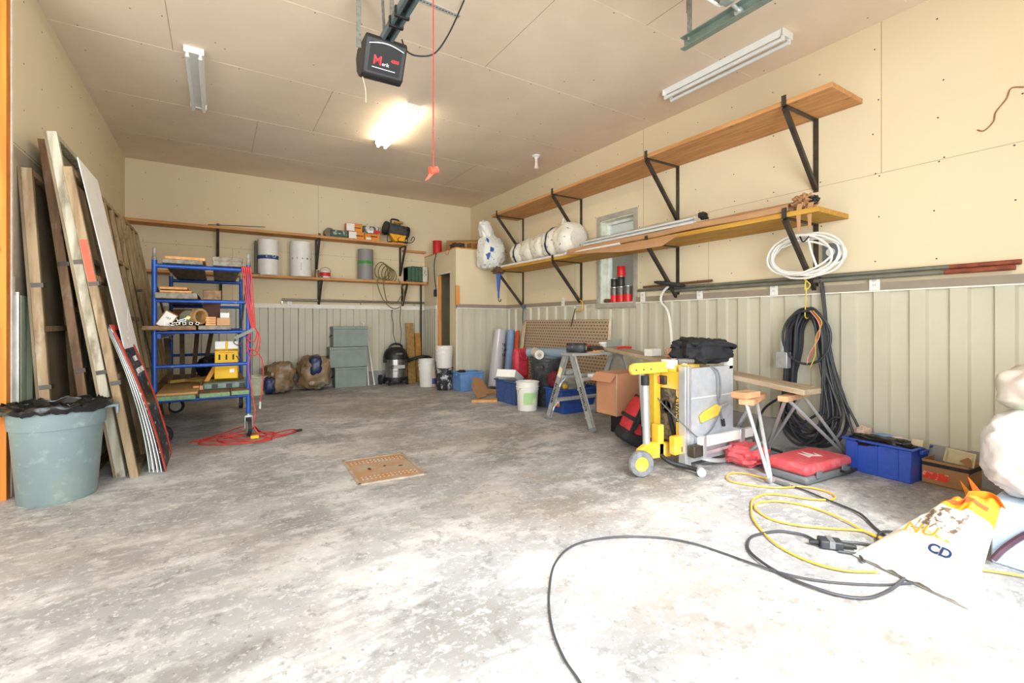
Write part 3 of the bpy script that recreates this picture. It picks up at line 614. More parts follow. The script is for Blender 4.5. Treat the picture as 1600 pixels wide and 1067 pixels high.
for pts in ([(297, 692), (330, 684), (380, 668), (395, 672), (345, 682), (310, 694), (345, 696), (400, 692), (430, 680), (420, 676), (380, 682), (340, 688), (360, 694), (410, 689), (450, 680), (462, 674)],
            [(398, 667), (412, 678), (440, 681), (462, 676), (455, 672), (420, 680), (380, 688), (345, 684), (370, 680), (400, 682), (425, 687), (405, 692), (360, 690), (320, 690), (297, 693)]):
    P = [fl(x, y)+V((0, 0, r_+.003*(i % 4))) for i, (x, y) in enumerate(pts)]; b.tube(cat(P, 8), r_)
b.build('cable', m_cord, t)
p = fl(398, 686); b = MB(); b.box((p.x, p.y, .022), (.07, .05, .03)); b.build('wrap', m_yel, t, bev=.006)
p = fl(462, 675); b = MB(); b.cyl((p.x, p.y, .012), (p.x+.06, p.y+.02, .012), .012); b.build('plug', m_rub, t)
# clamp on the scaffold post
t = thing('bar_clamp', 'grey metal clamp hooked on the right front scaffold post', 'clamp', (.24, 5.26, 1.0))
b = MB(); b.bar((.14, 5.25, .97), (.31, 5.25, 1.06), .02, .03); b.build('bar', M('clamp_grey', '#77796f', .6, .2), t); b = MB(); b.tube(cat([(.16, 5.25, .98), (.13, 5.25, .93), (.17, 5.25, .90), (.2, 5.25, .94), (.2, 5.25, .82), (.18, 5.25, .76), (.15, 5.25, .80)]), .005); b.build('hook', m_steel, t)
# ---- back wall shelves
def bracket(label, p, n, top, bot, dep, grp, lip=.03):
    """triangular shelf bracket on a wall: p wall point (x,y), n outward normal"""
    n = V(n); a = V((p[0], p[1], 0)); sd = V((0, 0, 1)).cross(n)
    t = thing('shelf_bracket', label, 'bracket', a+V((0, 0, bot)), 0, grp)
    b = MB(); b.bar(a+n*.006+V((0, 0, bot)), a+n*.006+V((0, 0, top)), .04, .009, n); b.build('wall_leg', m_steel, t)
    b = MB(); b.bar(a+V((0, 0, top-.006)), a+n*dep+V((0, 0, top-.006)), .036, .009); b.bar(a+n*dep+V((0, 0, top-.01)), a+n*dep+V((0, 0, top+lip+.045)), .036, .007, n); b.build('arm', m_steel, t)
    b = MB(); b.bar(a+n*.015+V((0, 0, bot+.03)), a+n*(dep-.01)+V((0, 0, top-.02)), .034, .034); b.build('brace', m_steel, t)
    return t
def shelf(label, lo, hi, mat, nb, axis, lab='shelf_board'):
    t = thing('wall_shelf', label, 'shelf', ((lo[0]+hi[0])/2, (lo[1]+hi[1])/2, lo[2]), 0)
    for k in range(nb):
        l = list(lo); h = list(hi); a = 1 if axis == 'x' else 0; s_ = (hi[a]-lo[a])/nb; l[a] = lo[a]+s_*k+.001; h[a] = lo[a]+s_*(k+1)-.001
        b = MB(); b.bb(l, h); b.build('shelf_board', mat, t, bev=.003)
    return t
sh1 = shelf('upper pine shelf along the back wall', (XL+.01, 8.32, 2.54), (2.97, YB-.01, 2.58), w_pine_x, 1, 'x')
sh2 = shelf('lower pine shelf along the back wall', (XL+.01, 8.35, 1.84), (3.36, YB-.01, 1.88), w_pine_x, 1, 'x')
for (x, nm) in ((.0, 'left'), (1.44, 'middle'), (2.93, 'right')):
    bracket('dark steel bracket under the upper back shelf, %s one of three' % nm, (x, YB), (0, -1, 0), 2.54, 2.0, .325, 'brackets on the back wall')
    bracket('dark steel bracket under the lower back shelf, %s one of three' % nm, (x+.04, YB), (0, -1, 0), 1.84, 1.40, .295, 'brackets on the back wall')
b = MB(); b.bb((2.97, 8.56, 2.46), (3.42, YB, 2.50)); tag(b.build('wood_cleat', w_pine_x, None), 'short pine cleat between upper back shelf and closet', 'cleat')
Ysh = 8.48
def roll(label, px, w_, z0, z1, mat, Y=Ysh, grp='rolls on the lower back shelf'):
    x = aY(px, 430, Y).x; t = thing('sheet_roll', label, 'roll', (x, Y, z0), 0, grp); r = w_/2
    b = MB(); b.lathe([(r*.7, 0), (r, 0), (r, z1-z0), (r*.7, z1-z0), (r*.7, z1-z0-.1)], 36, at((x, Y, z0))); b.build('roll', mat, t); return t, x, r
t, x, r = roll('white roll with a blue patterned band on the lower back shelf', 419, .30, 1.88, 2.44, m_white, 8.44)
b = MB(); b.lathe([(r+.001, .25), (r+.002, .25), (r+.002, .31), (r+.001, .31)], 36, at((x, 8.44, 1.88))); b.build('band', overlay(M('band_blue', '#23407a', .5), '#e8e8ee', 30, .58, .62), t)
t, x, r = roll('plain white roll with small black print, right of the banded one', 470, .325, 1.88, 2.45, m_white, 8.45)
for k in range(5):
    a = math.radians(-145+k*28); p = V((x+math.cos(a)*(r+.001), 8.45+math.sin(a)*(r+.001), 2.17)); txt('XTAMX'[k], .035, p, (-math.sin(a), math.cos(a), 0), (0, 0, 1), m_ink, t, bold=.001)
b = MB(); b.bb((x-.02, 8.45-r-.004, 1.98), (x-.016, 8.45-r-.001, 2.1)); b.build('print_line', m_ink, t)
t, x, r = roll('grey roll with a green band on the lower back shelf', 571, .27, 1.88, 2.42, M('roll_grey', '#8b8a88', .5, var=.05, sc=3), 8.46)
b = MB(); b.lathe([(r+.001, .28), (r+.003, .28), (r+.003, .335), (r+.001, .335)], 36, at((x, 8.46, 1.88))); b.build('band', M('band_green', '#3f8f3a', .5), t)
b = MB(); b.bb((x+.12, 8.45, 1.88), (x+.135, 8.63, 2.40)); tag(b.build('dark_board', m_black, None), 'narrow dark board behind the grey roll', 'board')
x = aY(398, 400, 8.5).x; b = MB(); b.bb((x-.0, 8.42, 1.88), (x+.02, 8.62, 2.42)); tag(b.build('black_bar', m_black, None), 'upright black bar left of the banded white roll', 'bar')
x = aY(405, 430, 8.36).x; b = MB(); b.bb((x-.2, 8.352, 1.881), (x+.10, 8.368, 1.90)); tag(b.build('steel_bar', m_black, None), 'short black bar lying on the shelf edge by the rolls', 'bar')
def can(name, label, c, r, h, mat, cat_='can', grp=None, lid=None, band=None, bail=False):
    t = thing(name, label, cat_, c, 0, grp); b = MB(at(c)); b.lathe([(r*.97, 0), (r, .003), (r, h*.97), (r*.96, h)], 24); b.build('body', mat, t)
    b = MB(at(c)); b.lathe([(r*1.03, h*.96), (r*1.03, h), (r*.9, h+.002), (r*.88, h-.004), (.001, h-.004)], 24); b.build('lid', lid or m_galv, t)
    if band: b = MB(at(c)); b.lathe([(r*1.006, h*band[0]), (r*1.012, h*band[0]), (r*1.012, h*band[1]), (r*1.006, h*band[1])], 24); b.build('band', band[2], t)
    if bail: b = MB(at(c)); b.tube([(r*math.cos(a)*1.05, -r*.3, h*.9+r*.9*math.sin(a)) for a in [PI*k/14 for k in range(15)]], .003); b.build('bail_handle', m_steel, t)
    return t
can('small_can', 'small rusty can beside the red paint can on the back shelf', (aY(495, 430, 8.45).x, 8.45, 1.88), .035, .13, M('tin_rusty', '#8c7660', .5, .4, var=.2))
can('paint_can', 'red and white paint can on the lower back shelf', (aY(508, 430, 8.48).x, 8.48, 1.88), .085, .12, m_white, band=(.25, .8, m_red), bail=True)
def rope(label, pts, mat, r=.008, name='rope', cat_='rope', grp=None, n=8):
    b = MB(); [b.tube(cat(q, n), r) for q in pts]; o = b.build(name, mat, None); return tag(o, label, cat_, grp)
m_olive = M('rope_olive', '#7a7440', .8, var=.15, sc=60)
P = []; x0 = aY(607, 430, 8.42).x
for k in range(5):
    P.append([V((x0+.05*k-.13+.12*math.cos(a)*(1-.1*k), 8.36+.06*math.sin(a*2)*.5+.05, 1.90+.16*(1-.12*k)+(.15-.01*k)*math.sin(a))) for a in [2*PI*i/10 for i in range(11)]])
P.append([aY(592, 432, 8.33), aY(590, 445, 8.31), aY(600, 470, 8.31), aY(615, 482, 8.31), aY(628, 476, 8.31), aY(631, 455, 8.31), aY(622, 436, 8.31)])
P.append([aY(600, 432, 8.33), aY(600, 450, 8.31), aY(606, 472, 8.31), aY(620, 472, 8.31), aY(628, 460, 8.31)])
P.append([aY(626, 480, 8.33), aY(625, 500, 8.4), aY(627, 520, 8.45), aY(625, 540, 8.4)])
rope('olive rope heaped on the lower back shelf with loops hanging below', P, m_olive, .009)
x = aY(652, 430, 8.45).x
t = thing('power_supply_case', 'green ribbed case with a pale riveted end at the right shelf end', 'case', (x, 8.45, 1.88))
b = MB(); 
for k in range(4): b.bb((x-.22+k*.072, 8.34, 1.885), (x-.155+k*.072, 8.60, 2.17-.01*(k == 0)))
b.bb((x-.22, 8.35, 1.88), (x+.06, 8.59, 2.15)); b.build('body', M('case_green', '#3c5b48', .5, var=.15), t, bev=.01)
b = MB(); b.bb((x+.07, 8.34, 1.882), (x+.17, 8.6, 2.18)); b.build('end_panel', M('case_end_pale', '#c9c4b6', .5), t, bev=.02)
for (dz, dx) in ((.18, .10), (.14, .13), (.21, .11)): b = MB(); b.box((x+dx, 8.337, 1.88+dz), (.016, .006, .016)); b.build('knob', m_black, t)
# upper back shelf goods
zs = 2.58
def pack(label, px0, px1, z0, z1, mat, Y=8.36, dep=.16, parts=()):
    x0 = aY(px0, 370, Y).x; x1 = aY(px1, 370, Y).x; t = thing('product_box', label, 'box', ((x0+x1)/2, Y+dep/2, z0), 0, 'boxes on the upper back shelf')
    b = MB(); b.bb((x0, Y, z0+.001), (x1, Y+dep, z1)); b.build('carton', mat, t, bev=.002)
    for (a0, a1, c0, c1, m) in parts: b = MB(); b.bb((x0+(x1-x0)*a0, Y-.002, z0+(z1-z0)*c0), (x0+(x1-x0)*a1, Y, z0+(z1-z0)*c1)); b.build('printed_panel', m, t)
m_or = M('print_orange', '#e08a2c', .6); 
pack('lower left white and orange box in the stacked boxes', 545, 569, zs, zs+.13, m_or, parts=((0, .5, .06, .94, m_paper), (.45, .95, .4, .52, m_ink)))
pack('upper left white and orange box in the stacked boxes', 541.5, 566, zs+.13, zs+.27, m_or, parts=((0, .5, .06, .94, m_paper), (.45, .9, .42, .52, m_ink)))
pack('orange box at the lower right of the stacked boxes', 570, 593, zs, zs+.12, m_or, parts=((.08, .42, .1, .4, m_paper), (.4, .85, .52, .66, m_ink)))
pack('dark box with red and white print at the upper right', 568, 594, zs+.125, zs+.25, M('print_dark', '#4b5250', .6, col2='#c7cbc4', sc=20, thr=(.45, .55)), parts=((.6, 1, .05, .5, m_red), (.25, .58, .05, .4, m_paper)))
pack('dark green glass-look box at the left of the stacked boxes', 517, 543, zs, zs+.125, M('print_green', '#3a4e42', .5, col2='#98a39a', sc=22, thr=(.5, .6)), parts=((.15, 1, .02, .35, M('print_dgreen', '#20583a', .5)),))
b = MB(); x = aY(512, 370, 8.45).x; b.cyl((x+.02, 8.40, zs+.08), (x+.02, 8.55, zs+.08), .08); tag(b.build('round_tin', M('tin_dark', '#6e6552', .5, .3), None), 'round grey-brown tin lying at the left of the boxes', 'tin')
x = aY(618, 370, 8.42).x; Yk = 8.42
t = thing('portable_heater', 'yellow and black portable drum heater with a carry handle on the upper shelf', 'heater', (x, Yk, zs))
b = MB(); b.cyl((x-.20, Yk-.05, zs+.25), (x+.22, Yk+.02, zs+.21), .115, n=28); b.build('barrel', overlay(M('barrel_grey', '#54565a', .4, .3), '#202022', 2, .5, .55), t)
b = MB(); b.cyl((x-.215, Yk-.053, zs+.252), (x-.18, Yk-.047, zs+.248), .125, n=28); b.cyl((x+.2, Yk+.018, zs+.212), (x+.23, Yk+.022, zs+.208), .122, n=28); b.build('ring', m_black, t)
b = MB(); b.prism([(-.15, 0), (.17, -.02), (.12, -.13), (-.05, -.14)], .14, frame((x, Yk+.02, zs+.155), (1, 0, 0), (0, 0, 1))); b.build('yellow_base', m_or if 0 else M('heater_yellow', '#eda71c', .45), t, bev=.01)
b = MB(); b.bb((x-.05, Yk-.13, zs+.345), (x+.11, Yk-.05, zs+.385)); b.build('badge_plate', M('heater_tan', '#a8884a', .5), t, bev=.01)
b = MB(); b.tube(cat([(x-.1, Yk-.05, zs+.35), (x-.09, Yk-.05, zs+.42), (x+.02, Yk-.05, zs+.42), (x+.06, Yk-.04, zs+.39), (x+.07, Yk-.04, zs+.34)], 4), .016); b.build('handle', m_black, t)
for s_ in (-.16, .17): b = MB(); b.tube(cat([(x+s_, Yk-.09, zs+.20), (x+s_*1.15, Yk-.10, zs+.01), (x+s_*.6, Yk-.1, zs+.012), (x+s_*1.1, Yk+.06, zs+.012)], 4), .008); b.build('foot', m_black, t)
rope('thin black power lead curled at the end of the upper shelf', [[(x+.1, Yk-.11, zs+.15), (x+.0, Yk-.12, zs+.04), (x+.15, Yk-.12, zs+.009), (x+.27, Yk-.11, zs+.02), (x+.33, Yk-.1, zs+.1), (x+.30, Yk-.09, zs+.13), (x+.26, Yk-.09, zs+.05)]], m_rub, .007, 'power_lead', 'cord')
b = MB(); x0 = aY(325, 350, 8.34).x; x1 = aY(414, 361, 8.34).x; b.cyl((x0, 8.335, zs+.006), (x1, 8.33, zs+.05), .006); tag(b.build('thin_rod', m_steel, None), 'thin dark rod lying on the upper back shelf', 'rod')
# pipe on the back wall, outlet
t = thing('conduit_pipe', 'grey pipe resting above the white trim on the back wall', 'pipe', (1.9, YB-.04, 1.44)); b = MB(); b.cyl((aY(440, 466, 8.61).x, YB-.045, 1.50), (3.40, YB-.045, 1.50), .022); b.build('tube', M('pipe_grey', '#8a877e', .4, .5), t)
for x in (.9, 2.2, 3.2): b = MB(); b.bb((x-.01, YB-.075, 1.44), (x+.01, YB, 1.478)); b.build('hook', m_galv, t)
def outlet(label, p, n, grp='wall outlets above the trim'):
    n = V(n); sd = V((0, 0, 1)).cross(n); t = thing('wall_outlet', label, 'outlet', p, 0, grp); T = frame(p, sd, (0, 0, 1))
    b = MB(T); b.bb((-.036, -.06, -.001), (.036, .06, .008)); b.build('cover_plate', m_white, t, bev=.003)
    for s_ in (-.022, .022):
        b = MB(T); b.prism([(.016*math.cos(k*PI/5), s_+.014*math.sin(k*PI/5)) for k in range(10)], .010); q = b.build('socket', M('outlet_face', '#d6d6d0', .4), t)
        b = MB(T); b.box((-.006, s_+.003, .0105), (.002, .008, .001)); b.box((.006, s_+.003, .0105), (.002, .008, .001)); b.build('slot', m_ink, q)
p = aY(452, 474, YB-.012); outlet('small white outlet in the trim of the back wall', (p.x, YB-.037, 1.43), (0, -1, 0))
for px, nm in ((1369, 'nearest outlet on the right wall, below the pipes'), (1212, 'outlet left of the hanging white cable on the right wall'), (1096, 'outlet between the middle brackets on the right wall'), (1007, 'outlet just right of the window'), (882, 'outlet left of the window above the brown panel')):
    p = aX(px, 440, XR-.01); outlet(nm, (XR-.037, p.y, 1.435), (-1, 0, 0))
# ================================================ back wall floor goods
def boxm(name, label, cat_, lo, hi, mat, grp=None, bev=.004, T=None):
    b = MB(T); b.bb(lo, hi); return tag(b.build(name, mat, None, bev=bev), label, cat_, grp)
m_gm = M('metal_grey_green', '#8a9690', .5, .2, var=.08, sc=6); overlay(m_gm, '#5e4a3a', 11, .66, .72, .6)
for k, (x0, x1, nm) in enumerate(((1.69, 2.22, 'grey metal chest at the bottom of the stack of three'), (1.60, 2.23, 'wider grey metal chest in the middle of the stack of three'), (1.66, 2.24, 'grey metal chest on top of the stack of three'))):
    z = .002+.352*k; t = thing('metal_chest', nm, 'chest', ((x0+x1)/2, 8.46, z), 0, 'stacked grey metal chests')
    b = MB(); b.bb((x0, 8.33-.01*(k == 1), z), (x1, 8.585, z+.30)); b.build('body', m_gm, t, bev=.004)
    b = MB(); b.bb((x0-.005, 8.325-.01*(k == 1), z+.30), (x1+.005, 8.59, z+.347)); b.build('lid', m_gm, t, bev=.006)
    b = MB(); b.tube(cat([(x0-.003, 8.40, z+.2), (x0-.03, 8.42, z+.17), (x0-.03, 8.48, z+.17), (x0-.003, 8.50, z+.2)], 4), .006); b.build('handle', m_steel, t)
for k, (p0, p1) in enumerate((((576, 601), (568, 505)), ((585, 600), (573, 520)))):
    a = aY(*p0, 8.40); e = aY(*p1, 8.60); a.z = .012; t = thing('white_pole', ['longer white pole leaning beside the metal chests', 'shorter white pole leaning beside the metal chests'][k], 'pole', a, 0, 'white poles by the chests')
    b = MB(); b.tube(cat([a, a.lerp(e, .9), e, e+V((-.05, 0, .02))] if k == 0 else [a, e], 4), .012); b.build('tube', m_white, t)
    b = MB(); b.cyl(a+V((0, 0, -.01)), a+(e-a)*.02, .015); b.build('end_cap', m_white, t)
m_wrap = M('kraft_wrap', '#a48662', .35, col2='#77674e', sc=4, bump=.4, bsc=9); overlay(m_wrap, '#b9b6ae', 5, .55, .66, .6); m_navy = M('wrap_navy', '#22355f', .35, var=.2, sc=9)
def bundle(label, px0, px1, py, h, Y, seed, navy):
    x0 = aY(px0, py, Y).x; x1 = aY(px1, py, Y).x; c = ((x0+x1)/2, Y, h/2); t = thing('wrapped_bundle', label, 'bundle', (c[0], Y, 0), 0, 'plastic wrapped bundles by the back wall')
    b = MB(); b.blob((c[0], Y, h/2), (x1-x0, .40, h), seed, .22, 1.6, .75, crease=.25); b.build('bag', m_wrap, t)
    n = MB(); n.blob((x0+(x1-x0)*navy[0], Y-.10, h*navy[1]), ((x1-x0)*navy[2], .22, h*navy[3]), seed+4, .12, 2, .6, flat=False, T=None); n.build('printed_sack', m_navy, t)
bundle('low plastic-wrapped kraft bundle nearer the scaffold', 409, 461, 600, .50, 8.28, 3, (.2, .3, .35, .5))
bundle('taller plastic-wrapped bundle with a navy top beside the chests', 464, 517, 600, .60, 8.30, 5, (.5, .68, .4, .55))
t = thing('white_tub', 'pale cream plastic tub on the floor behind the scaffold', 'tub', (aY(399, 600, 8.3).x, 8.3, 0))
c = t.location; b = MB(at(c)); b.lathe([(.0, 0), (.14, 0), (.17, .26), (.18, .27), (.18, .29), (.165, .29), (.13, .02), (.0, .02)], 30); b.build('body', M('tub_cream', '#dfe3c4', .5), t)
# shop vacuum
c = fl(622, 602); c = V((c.x+.02, c.y+.2, 0)); vx = lambda x, y, z: (c.x+x, c.y+y, z)
m_chr = M('steel_polished', '#b9bab8', .22, .9, var=.06, sc=3)
t = thing('shop_vacuum', 'stainless and black wet-dry vacuum on casters near the back corner', 'vacuum', c)
b = MB(at(c)); b.lathe([(.19, .07), (.215, .08), (.215, .14)], 36); b.build('base', m_black, t)
b = MB(at(c)); b.lathe([(.205, .14), (.205, .25), (.209, .255), (.205, .26), (.205, .35), (.209, .355), (.205, .36), (.205, .47)], 40); b.build('drum', m_chr, t)
b = MB(at(c)); b.lathe([(.218, .46), (.222, .50), (.205, .56), (.17, .63), (.12, .67), (.0, .68)], 36); b.build('motor_head', m_black, t)
b = MB(); b.tube(cat([vx(-.13, -.02, .60), vx(-.10, -.02, .70), vx(.0, -.02, .735), vx(.10, -.02, .70), vx(.13, -.02, .60)], 5), .020); b.build('carry_handle', m_black, t)
b = MB(); b.box(vx(0, -.18, .56), (.12, .08, .04)); b.build('control_panel', M('panel_grey', '#6c6c68', .4), t, bev=.01)
for s_ in (-1, 1): b = MB(); b.box(vx(s_*.215, -.03, .45), (.03, .08, .10)); b.build('latch', m_black, t, bev=.008)
for a in range(4):
    an = math.radians(45+90*a); q = vx(math.cos(an)*.23, math.sin(an)*.23, .035); b = MB(); b.bar(vx(math.cos(an)*.17, math.sin(an)*.17, .09), vx(math.cos(an)*.235, math.sin(an)*.235, .075), .04, .03); k_ = b.build('caster_arm', m_black, t)
    b = MB(); b.cyl((q[0]-.014, q[1], .034), (q[0]+.014, q[1], .034), .033, n=16); b.build('caster_wheel', m_rub, k_)
b = MB(); b.cyl(vx(-.235, .08, .09), vx(-.275, .08, .09), .088, n=28); b.build('rear_wheel', m_rub, t)
b = MB(at(c)); 
txt('DeWALT', .075, vx(.0, -.213, .33), (1, 0, 0), (0, 0, 1), m_ink, t, bold=.002)
b = MB(); b.box(vx(.0, -.214, .33), (.20, .003, .06)); b.build('badge', M('badge_steel', '#cfcfca', .35, .5), t)
P = cat([vx(.20, -.14, .43), vx(.28, -.22, .47), vx(.42, -.28, .50), vx(.56, -.26, .47), vx(.62, -.24, .36), vx(.64, -.22, .22)], 22)
b = MB(); b.tube(P, lambda u: .028+.004*(1 if int(u*220) % 2 else 0), 12); b.build('hose', m_black, t)
b = MB(); b.cyl(vx(.14, -.17, .43), vx(.21, -.145, .43), .035); b.build('hose_port', m_black, t)
rope('thin black vacuum lead rising from the vacuum up the wall', [[vx(.02, 0, .70), vx(0, .12, .9), vx(.02, .2, 1.1), vx(0, .22, 1.25), vx(.01, .22, 1.36)]], m_rub, .006, 'power_lead', 'cord')
# buckets
m_bkt = M('bucket_white', '#e8e6de', .4, var=.03, sc=5); overlay(m_bkt, '#b9b5a8', 8, .62, .72, .5)
m_bblk = M('bucket_black_splashed', '#26282b', .5, var=.2); overlay(m_bblk, '#c9cccf', 9, .54, .60, .9); overlay(m_bblk, '#8c8f92', 22, .56, .6, .7)
def bucket(label, c, mat, h=.365, r0=.125, r1=.145, nested=0, handle=None, grp='five-gallon buckets', lab=None, hmat=None, lid=False):
    t = thing('bucket', label, 'bucket', c, 0, grp); T = at(c); b = MB(T); k = r0+(r1-r0)*.72
    b.lathe([(r0*.97, 0), (r0, .006), (k, h*.72), (k+.008, h*.725), (k+.008, h*.745), (k+.002, h*.75), (k+.003, h*.80), (k+.012, h*.805), (k+.012, h*.825), (k+.004, h*.83), (r1, h*.97), (r1+.008, h*.975), (r1+.008, h), (r1-.004, h), (r0-.004, .012), (0, .012)] if not lid else
            [(r0*.97, 0), (r0, .006), (k, h*.72), (k+.008, h*.725), (k+.008, h*.745), (k+.002, h*.75), (k+.003, h*.80), (k+.012, h*.805), (k+.012, h*.825), (r1, h*.95), (r1+.012, h*.955), (r1+.012, h), (r1-.01, h+.002), (0, h-.004)], 40); b.build('body', mat, t)
    for q in range(nested):
        z = h+.005+q*.055; b = MB(T); b.lathe([(r1-.006, z-.06), (r1, z), (r1+.01, z+.003), (r1+.01, z+.02), (r1, z+.022), (r1+.002, z+.045), (r1+.008, z+.046), (r1+.008, z+.056), (r1-.005, z+.056), (r1-.012, z-.02), (0, z-.03)], 40); b.build('nested_rim', mat, t)
    if handle is not None:
        b = MB(T @ rot('Z', handle)); R_ = r1+.014; b.tube([(R_*math.cos(a), -R_*.55*math.sin(a)-.02 if 0 < a < PI else 0, h*.80-.17*math.sin(a)) for a in [PI*i/16 for i in range(17)]], .0028)
        b.build('wire_handle', hmat or m_galv, t)
    if lab:
        z0, z1, a0, a1, m = lab; f = lambda u, v: ((r0+(r1-r0)*((z0+(z1-z0)*v)/h)+.003)*math.cos(math.radians(a0+(a1-a0)*u)), (r0+(r1-r0)*((z0+(z1-z0)*v)/h)+.003)*math.sin(math.radians(a0+(a1-a0)*u)), z0+(z1-z0)*v)
        b = MB(T); b.grid(f, 14, 3, .001); b.build('printed_label', m, t)
    return t
def flc(px, py, back): p = fl(px, py); d = V((p.x, p.y, 0)).normalized(); return p+d*back
c = flc(667, 605, .13); bucket('white bucket with a smaller rim nested inside, right of the vacuum', c, m_bkt, nested=2, handle=200)
c2 = flc(678, 604.5, .05); t = thing('caulk_bottle', 'tan plastic jug with a blue label between two bucket stacks', 'jug', c2)
b = MB(at(c2)); b.lathe([(.038, 0), (.042, .01), (.042, .20), (.04, .26), (.018, .30), (.016, .33)], 24); b.build('body', M('jug_tan', '#cdb49a', .4), t); b = MB(at(c2)); b.lathe([(.0425, .05), (.044, .05), (.044, .15), (.0425, .15)], 24); b.build('label_band', M('label_violet', '#45458f', .5), t)
b = MB(at(c2)); b.lathe([(.02, .325), (.02, .36), (.0, .362)], 16); b.build('cap', m_white, t); b = MB(at(c2)); b.tube(cat([(-.03, -.02, .27), (-.085, -.03, .26), (-.09, -.03, .20), (-.04, -.02, .20)], 4), .008); b.build('handle', m_white, t)
c = flc(694, 610.5, .14); bucket('black paint-splashed bucket under a white one by the closet corner', c, m_bblk, h=.365, handle=None)
bucket('white bucket stacked on the black splashed bucket', V((c.x, c.y, .367)), m_bkt, h=.30, r0=.128, r1=.142, nested=1, handle=200, hmat=m_white)
m_tot = M('tote_light_blue', '#6d97cf', .4, var=.08, sc=14); m_tots = M('tote_slate_blue', '#3d5a90', .45, var=.12, sc=18); overlay(m_tots, '#8fa2c2', 30, .60, .68, .5)
def tote(label, c, L, W_, h, mat, rz, taper=.88, lid=False, grp='plastic totes', name='storage_tote', ribs_=3, liner=None):
    t = thing(name, label, 'tote', c, rz, grp); T = at(c, rot('Z', math.degrees(rz))); b = MB(T); l, w_ = L/2, W_/2; k = taper; th = .006
    ring = lambda sx, sy, z: [(-sx, -sy, z), (sx, -sy, z), (sx, sy, z), (-sx, sy, z)]
    vs = ring(l*k, w_*k, 0)+ring(l-.02, w_-.02, h*.93)+ring(l-.02+.018, w_-.02+.018, h*.93)+ring(l, w_, h)+ring(l-.028, w_-.028, h)+ring(l*k-th, w_*k-th, .012)
    fs = [(3, 2, 1, 0), (20, 21, 22, 23)]
    for q in range(5): fs += [(q*4+i, q*4+(i+1) % 4, q*4+4+(i+1) % 4, q*4+4+i) for i in range(4)]
    b.add(vs, fs)
    b.build('tub', mat, t, bev=.006)
    for s_ in (-1, 1):
        for i in range(ribs_):
            x = -l*.55+i*l*1.1/max(1, ribs_-1); b = MB(T); b.bar((x, s_*(w_*k), .02), (x, s_*(w_-.018), h*.9), .012, .012, (1, 0, 0)); b.build('rib', mat, t)
        b = MB(T); b.bb((s_*(l-.01), -w_*.35, h*.82), (s_*(l+.012), w_*.35, h*.93)); b.build('handle', mat, t, bev=.004)
    return t, T
p0 = fl(717, 609); 
tA, TA = tote('light blue tote in front of the closet', V((3.53, 6.99, 0)), .46, .34, .31, m_tot, 0)
b = MB(TA); b.blob((-.13, -.02, .30), (.14, .12, .08), 3, .2, 2, .8, flat=False); tag(b.build('black_glove', m_rub, None), 'crumpled black glove on the rim of the light blue tote', 'glove')
# rolls leaning in the corner
def leanroll(name, label, a, e, r, mat, cat_='roll', grp='rolls leaning in the right corner', hollow=True):
    t = thing(name, label, cat_, a, 0, grp); b = MB(); L = (V(e)-V(a)).length; T = along(a, e) @ rot('Y', 90)
    b.lathe([(r*.6, 0), (r, 0), (r, L), (r*.6, L), (r*.6, L-.1), (0, L-.1)], 32, T); b.build('roll', mat, t); return t, T, L
m_film = M('film_silver', '#c9cbd4', .2, .15, var=.08, sc=6, stretch=(1, 1, .3), bump=.1, bsc=9)
t, T, L = leanroll('film_roll', 'clear plastic film roll leaning with a printed label, in the right corner', (3.88, 6.72, .04), (4.17, 7.0, .97), .105, m_film)
b = MB(T); f = lambda u, v: (.107*math.cos(math.radians(150+70*u)), .107*math.sin(math.radians(150+70*u)), .62+.2*v); 
q = aY(786, 537, 6.78)
for k in range(3):
    a = -2.15+.0*k; dd = V((math.cos(a), math.sin(a), 0)); o_ = T @ V((0, 0, .58+.09*k)); txt(['R12', '15 in', '23'][k], .065, o_+V((-.25, -.97, 0)).normalized()*.112+V((.055, 0, 0)), V((.9, -.3, 0)), (0, 0, 1), m_ink, t, bold=.002)
leanroll('blue_roll', 'blue-grey plastic sheeting roll leaning right of the film roll', (4.07, 6.62, .03), (4.30, 6.86, .98), .062, M('film_blue', '#7f9bc4', .4, var=.1, sc=8))
b = MB(); a = V((4.13, 6.50, .25)); e = V((4.38, 6.72, 1.06)); b.bar((4.13, 6.52, .0), (4.36, 6.74, .98), .03, .065, (0, -1, 0)); tag(b.build('spirit_level', M('level_orange', '#e2551f', .45), None, bev=.003), 'orange spirit level leaning in the right corner', 'level')
b = MB(); b.bar((4.06, 6.33, .0), (4.35, 6.50, 1.13), .02, .06, (0, -1, 0)); tag(b.build('wood_lath', w_new if 0 else wood('lath_pale_z', '#d8c79c', '#bfa878', 'z', knots=False), None, bev=.002), 'pale wooden lath leaning right of the orange level', 'lath')
b = MB(); b.tube(cat([(4.36, 6.55, 1.40), (4.34, 6.55, 1.2), (4.36, 6.54, .95), (4.33, 6.53, .82)], 5), .014); b.bb((4.33, 6.53, 1.36), (4.385, 6.57, 1.42)); tag(b.build('strap', M('strap_blue_grey', '#4f6378', .6), None), 'blue-grey strap hanging from the trim in the right corner', 'strap')
